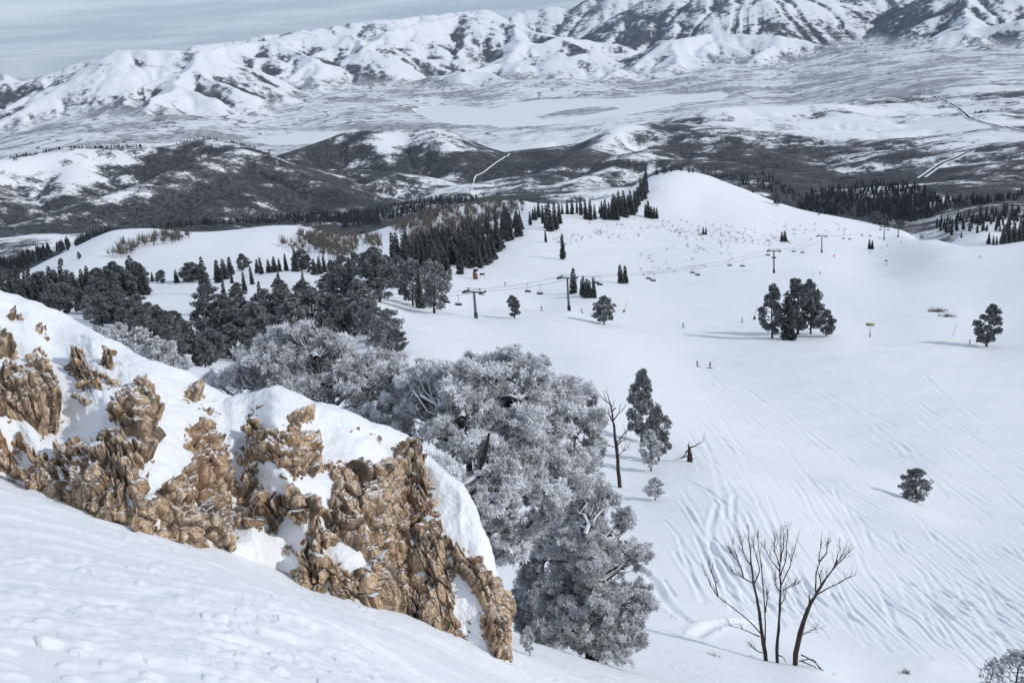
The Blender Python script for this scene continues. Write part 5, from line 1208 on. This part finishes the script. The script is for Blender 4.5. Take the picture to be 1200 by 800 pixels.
P = scatter_px([([(690, 262), (740, 250), (800, 256), (900, 272), (930, 280), (900, 288), (780, 272), (700, 290)], 150), ([(770, 262), (905, 275), (930, 285), (890, 290), (800, 280)], 120), ([(640, 282), (700, 268), (708, 276), (660, 290)], 40), ([(740, 290), (850, 280), (880, 300), (800, 322), (745, 326)], 60), ([(900, 262), (990, 262), (990, 275), (920, 280)], 40)], 400, 1400)
v, f = twig_tufts(P, rgs.uniform(1.0, 2.8, len(P)), 9, .07, rgs); struct(link('brush', mesh_np('brush', v, f, [M_twig])), 'stuff')
# leafless aspens: hundreds of thin stems on the ridge shoulders
def aspens(polys, rmin, rmax, hh, k):
    P = scatter_px(polys, rmin, rmax); H = rgs.uniform(*hh, len(P)); V = []; F = []; n0 = 0
    v, f = twig_tufts(P + np.array([0, 0, 1]) * (H * .28)[:, None], H * .75, k, .05, rgs, .30); V.append(v); F.append(f); n0 += len(v)
    v, f = twig_tufts(P, H, 2, .035, rgs, .05); V.append(v); F.append(f + n0)
    return np.concatenate(V), np.concatenate(F)
v, f = aspens([([(478, 300), (480, 280), (500, 262), (540, 245), (575, 238), (612, 238), (615, 250), (580, 262), (540, 276), (505, 296)], 430), ([(345, 275), (390, 272), (450, 283), (455, 292), (400, 292), (372, 296)], 170), ([(326, 288), (370, 284), (420, 296), (400, 306), (350, 298)], 90), ([(158, 284), (200, 275), (226, 279), (212, 285), (170, 290)], 55), ([(126, 300), (150, 287), (168, 290), (150, 303)], 30), ([(455, 268), (500, 252), (540, 244), (520, 254), (470, 276)], 140)], 500, 1500, (6, 11), 16)
struct(link('leafless_aspens', mesh_np('leafless_aspens', v, f, [M_aspen])), 'stuff')
# ------------------------------------------------------------------ far conifer woods on the valley floor
M_wood_far = plain('far conifers', (.017, .022, .024), .9, var=.3, scale=.02)
def cones(P, H, rg):
    n = len(P); k = 6; V = []; F = []; b = 0
    for lo, hi, rw in ((.08, .55, .20), (.35, .8, .15), (.6, 1.0, .10)):
        th = np.arange(k) * 2 * math.pi / k
        jr = rg.uniform(.6, 1.25, (n, k)); R_ = (H * rw)[:, None] * jr
        ring = np.stack([P[:, 0, None] + R_ * np.cos(th), P[:, 1, None] + R_ * np.sin(th), P[:, 2, None] + (H * lo)[:, None] + H[:, None] * rg.uniform(-.03, .03, (n, k))], -1)
        apex = P + np.array([0, 0, 1]) * (H * hi)[:, None]
        v = np.concatenate([ring, apex[:, None]], 1).reshape(-1, 3); i = np.arange(n)[:, None] * (k + 1); j = np.arange(k)[None]
        F.append(np.stack([i + j, i + (j + 1) % k, np.broadcast_to(i + k, (n, k))], -1).reshape(-1, 3) + b); V.append(v); b += len(v)
    return np.concatenate(V), np.concatenate(F)
P = scatter_px([([(930, 246), (950, 226), (1010, 216), (1060, 214), (1090, 224), (1110, 240), (1095, 256), (1060, 262), (1000, 256), (960, 252)], 700), ([(1000, 250), (1060, 236), (1160, 232), (1200, 226), (1200, 234), (1120, 244), (1060, 262)], 240), ([(1088, 268), (1120, 255), (1160, 250), (1200, 246), (1200, 272), (1140, 284)], 130), ([(20, 320), (60, 300), (110, 285), (140, 276), (132, 270), (90, 282), (30, 302), (0, 312)], 230), ([(160, 275), (230, 264), (330, 262), (400, 262), (450, 264), (440, 254), (380, 250), (300, 258), (200, 262)], 420), ([(400, 268), (440, 262), (500, 248), (560, 236), (560, 230), (480, 236), (400, 252)], 420), ([(820, 205), (870, 216), (930, 236), (940, 230), (900, 205)], 120)], 1500, 5500)
v, f = cones(P, rgs.uniform(8, 17, len(P)), rgs); struct(link('far_conifer_wood', mesh_np('far_conifer_wood', v, f, [M_wood_far])), 'stuff')
P = scatter_px([([(15, 190), (60, 172), (100, 160), (165, 152), (165, 148), (100, 155), (60, 168), (10, 184)], 160), ([(200, 158), (260, 160), (330, 196), (335, 190), (270, 158), (210, 150)], 70)], 2000, 5200)
v, f = cones(P, rgs.uniform(7, 13, len(P)), rgs); struct(link('far_ridge_trees', mesh_np('far_ridge_trees', v, f, [M_wood_far])), 'stuff')
# ------------------------------------------------------------------ valley roads
M_road = plain('wet asphalt', (.05, .05, .055), .8, scale=.05); M_bank = plain('ploughed snow', (.80, .82, .85), .8, var=.03)
def ribbon(name, px, wid, mat, lift, off=0.0, n=70, rmin=1500, rmax=12000):
    P = np.array(px, float); s = np.linspace(0, len(P) - 1, n)
    Q = np.array([ground(np.interp(t, np.arange(len(P)), P[:, 0]), np.interp(t, np.arange(len(P)), P[:, 1]), rmin, rmax) for t in s])
    for _ in range(3): Q[1:-1] = (Q[:-2] + 2 * Q[1:-1] + Q[2:]) / 4
    d = np.gradient(Q[:, :2], axis=0); d /= np.linalg.norm(d, axis=1)[:, None] + 1e-9; c = np.stack([d[:, 1], -d[:, 0]], 1)
    rows = []
    for o in np.linspace(-.5, .5, 4):
        xy = Q[:, :2] + c * (o * wid + off); rows.append(np.column_stack([xy, np.maximum(zgrid(xy[:, 0], xy[:, 1]), Q[:, 2] - 1.0) + lift]))
    V = np.stack(rows, 1).reshape(-1, 3); i = np.arange(n - 1)[:, None] * 4; j = np.arange(3)[None]
    q = np.stack([i + j, i + 4 + j, i + 4 + j + 1, i + j + 1], -1).reshape(-1, 4)
    return struct(link(name, mesh_np(name, V, q, [mat])))
R1 = [(1099,113),(1106,118),(1118,124),(1128,131),(1135,138),(1152,144),(1175,149),(1204,155)]; R2 = [(1080,209),(1090,202),(1098,196),(1106,191),(1118,187),(1128,182),(1139,177)]; R3 = [(552,228),(554,218),(557,207),(566,203),(580,192),(600,180),(625,171)]
ribbon('road_snowbank', R1, 24, M_bank, 1.6); ribbon('road', R1, 10, M_road, 2.2)
ribbon('road_snowbank', R2, 24, M_bank, 1.6); ribbon('road', R2, 9, M_road, 2.2)
ribbon('snowy_road', R3, 4, M_bank, 1.8)
# ------------------------------------------------------------------ light, sky, air
SUN_AZ, SUN_EL = R(108), R(31)      # clockwise from the view direction
W = bpy.data.worlds.new('World'); S.world = W; W.use_nodes = True
wt = W.node_tree; bg = wt.nodes['Background']; wn = wt.nodes
sky = wn.new('ShaderNodeTexSky'); sky.sky_type = 'NISHITA'; sky.sun_disc = False
sky.sun_elevation = SUN_EL; sky.sun_rotation = SUN_AZ; sky.altitude = 2500; sky.dust_density = .6
def wl(a, b): wt.links.new(a, b)
# high streaky cloud: noise on a flat deck above (direction / height)
tc = wn.new('ShaderNodeTexCoord'); sx = wn.new('ShaderNodeSeparateXYZ'); wl(tc.outputs['Generated'], sx.inputs[0])
def wm(op, a, b=None):
    n = wn.new('ShaderNodeMath'); n.operation = op
    for i, q in enumerate((a, b)):
        if q is None: continue
        if isinstance(q, (int, float)): n.inputs[i].default_value = q
        else: wl(q, n.inputs[i])
    return n.outputs[0]
zz = wm('ADD', wm('MAXIMUM', sx.outputs[2], 0.0), .035)
cx = wn.new('ShaderNodeCombineXYZ'); wl(wm('DIVIDE', sx.outputs[0], zz), cx.inputs[0]); wl(wm('DIVIDE', sx.outputs[1], zz), cx.inputs[1])
nz = wn.new('ShaderNodeTexNoise'); nz.inputs['Scale'].default_value = .30; nz.inputs['Detail'].default_value = 6; nz.inputs['Roughness'].default_value = .55
wl(cx.outputs[0], nz.inputs['Vector'])
rp = wn.new('ShaderNodeMapRange'); rp.interpolation_type = 'SMOOTHSTEP'; rp.inputs[1].default_value = .38; rp.inputs[2].default_value = .64
wl(nz.outputs['Fac'], rp.inputs[0])
cl = wn.new('ShaderNodeMix'); cl.data_type = 'RGBA'; wl(rp.outputs[0], cl.inputs[0])
cl.inputs[6].default_value = (4.8, 5.9, 7.6, 1); cl.inputs[7].default_value = (7.6, 8.5, 9.9, 1)
mx = wn.new('ShaderNodeMix'); mx.data_type = 'RGBA'; mx.inputs[0].default_value = .8
wl(sky.outputs[0], mx.inputs[6]); wl(cl.outputs[2], mx.inputs[7]); wl(mx.outputs[2], bg.inputs[0]); bg.inputs[1].default_value = .1
sd = bpy.data.lights.new('sun', 'SUN'); so = bpy.data.objects.new('sun', sd); COL.objects.link(so)
sd.energy = 2.5; sd.angle = R(.55); sd.color = (1, .955, .89)
dv = Vector((math.sin(SUN_AZ) * math.cos(SUN_EL), math.cos(SUN_AZ) * math.cos(SUN_EL), math.sin(SUN_EL)))
so.rotation_euler = dv.to_track_quat('Z', 'Y').to_euler(); so.location = (60, -40, 80)
# the air: one box of thin even haze round everything
hz = MB(); zlo, zhi = float(GZ.min()) - 2, max(float(GZ.max()), 20) + 5
hz.box((0, 0, (zlo + zhi) / 2), (94000, 94000, zhi - zlo))
mh = bpy.data.materials.new('thin air'); mh.use_nodes = True; ht = mh.node_tree; ht.nodes.remove(ht.nodes['Principled BSDF'])
pv = ht.nodes.new('ShaderNodeVolumePrincipled'); pv.inputs['Color'].default_value = (.6, .78, 1, 1); pv.inputs['Density'].default_value = 1.15e-5
ht.links.new(pv.outputs[0], ht.nodes['Material Output'].inputs['Volume'])
struct(link('haze', hz.build('haze', mh)), 'stuff')
S.cycles.volume_bounces = 0
S.view_settings.view_transform = 'Standard'; S.view_settings.look = 'None'; S.view_settings.gamma = 1; S.view_settings.exposure = -.14
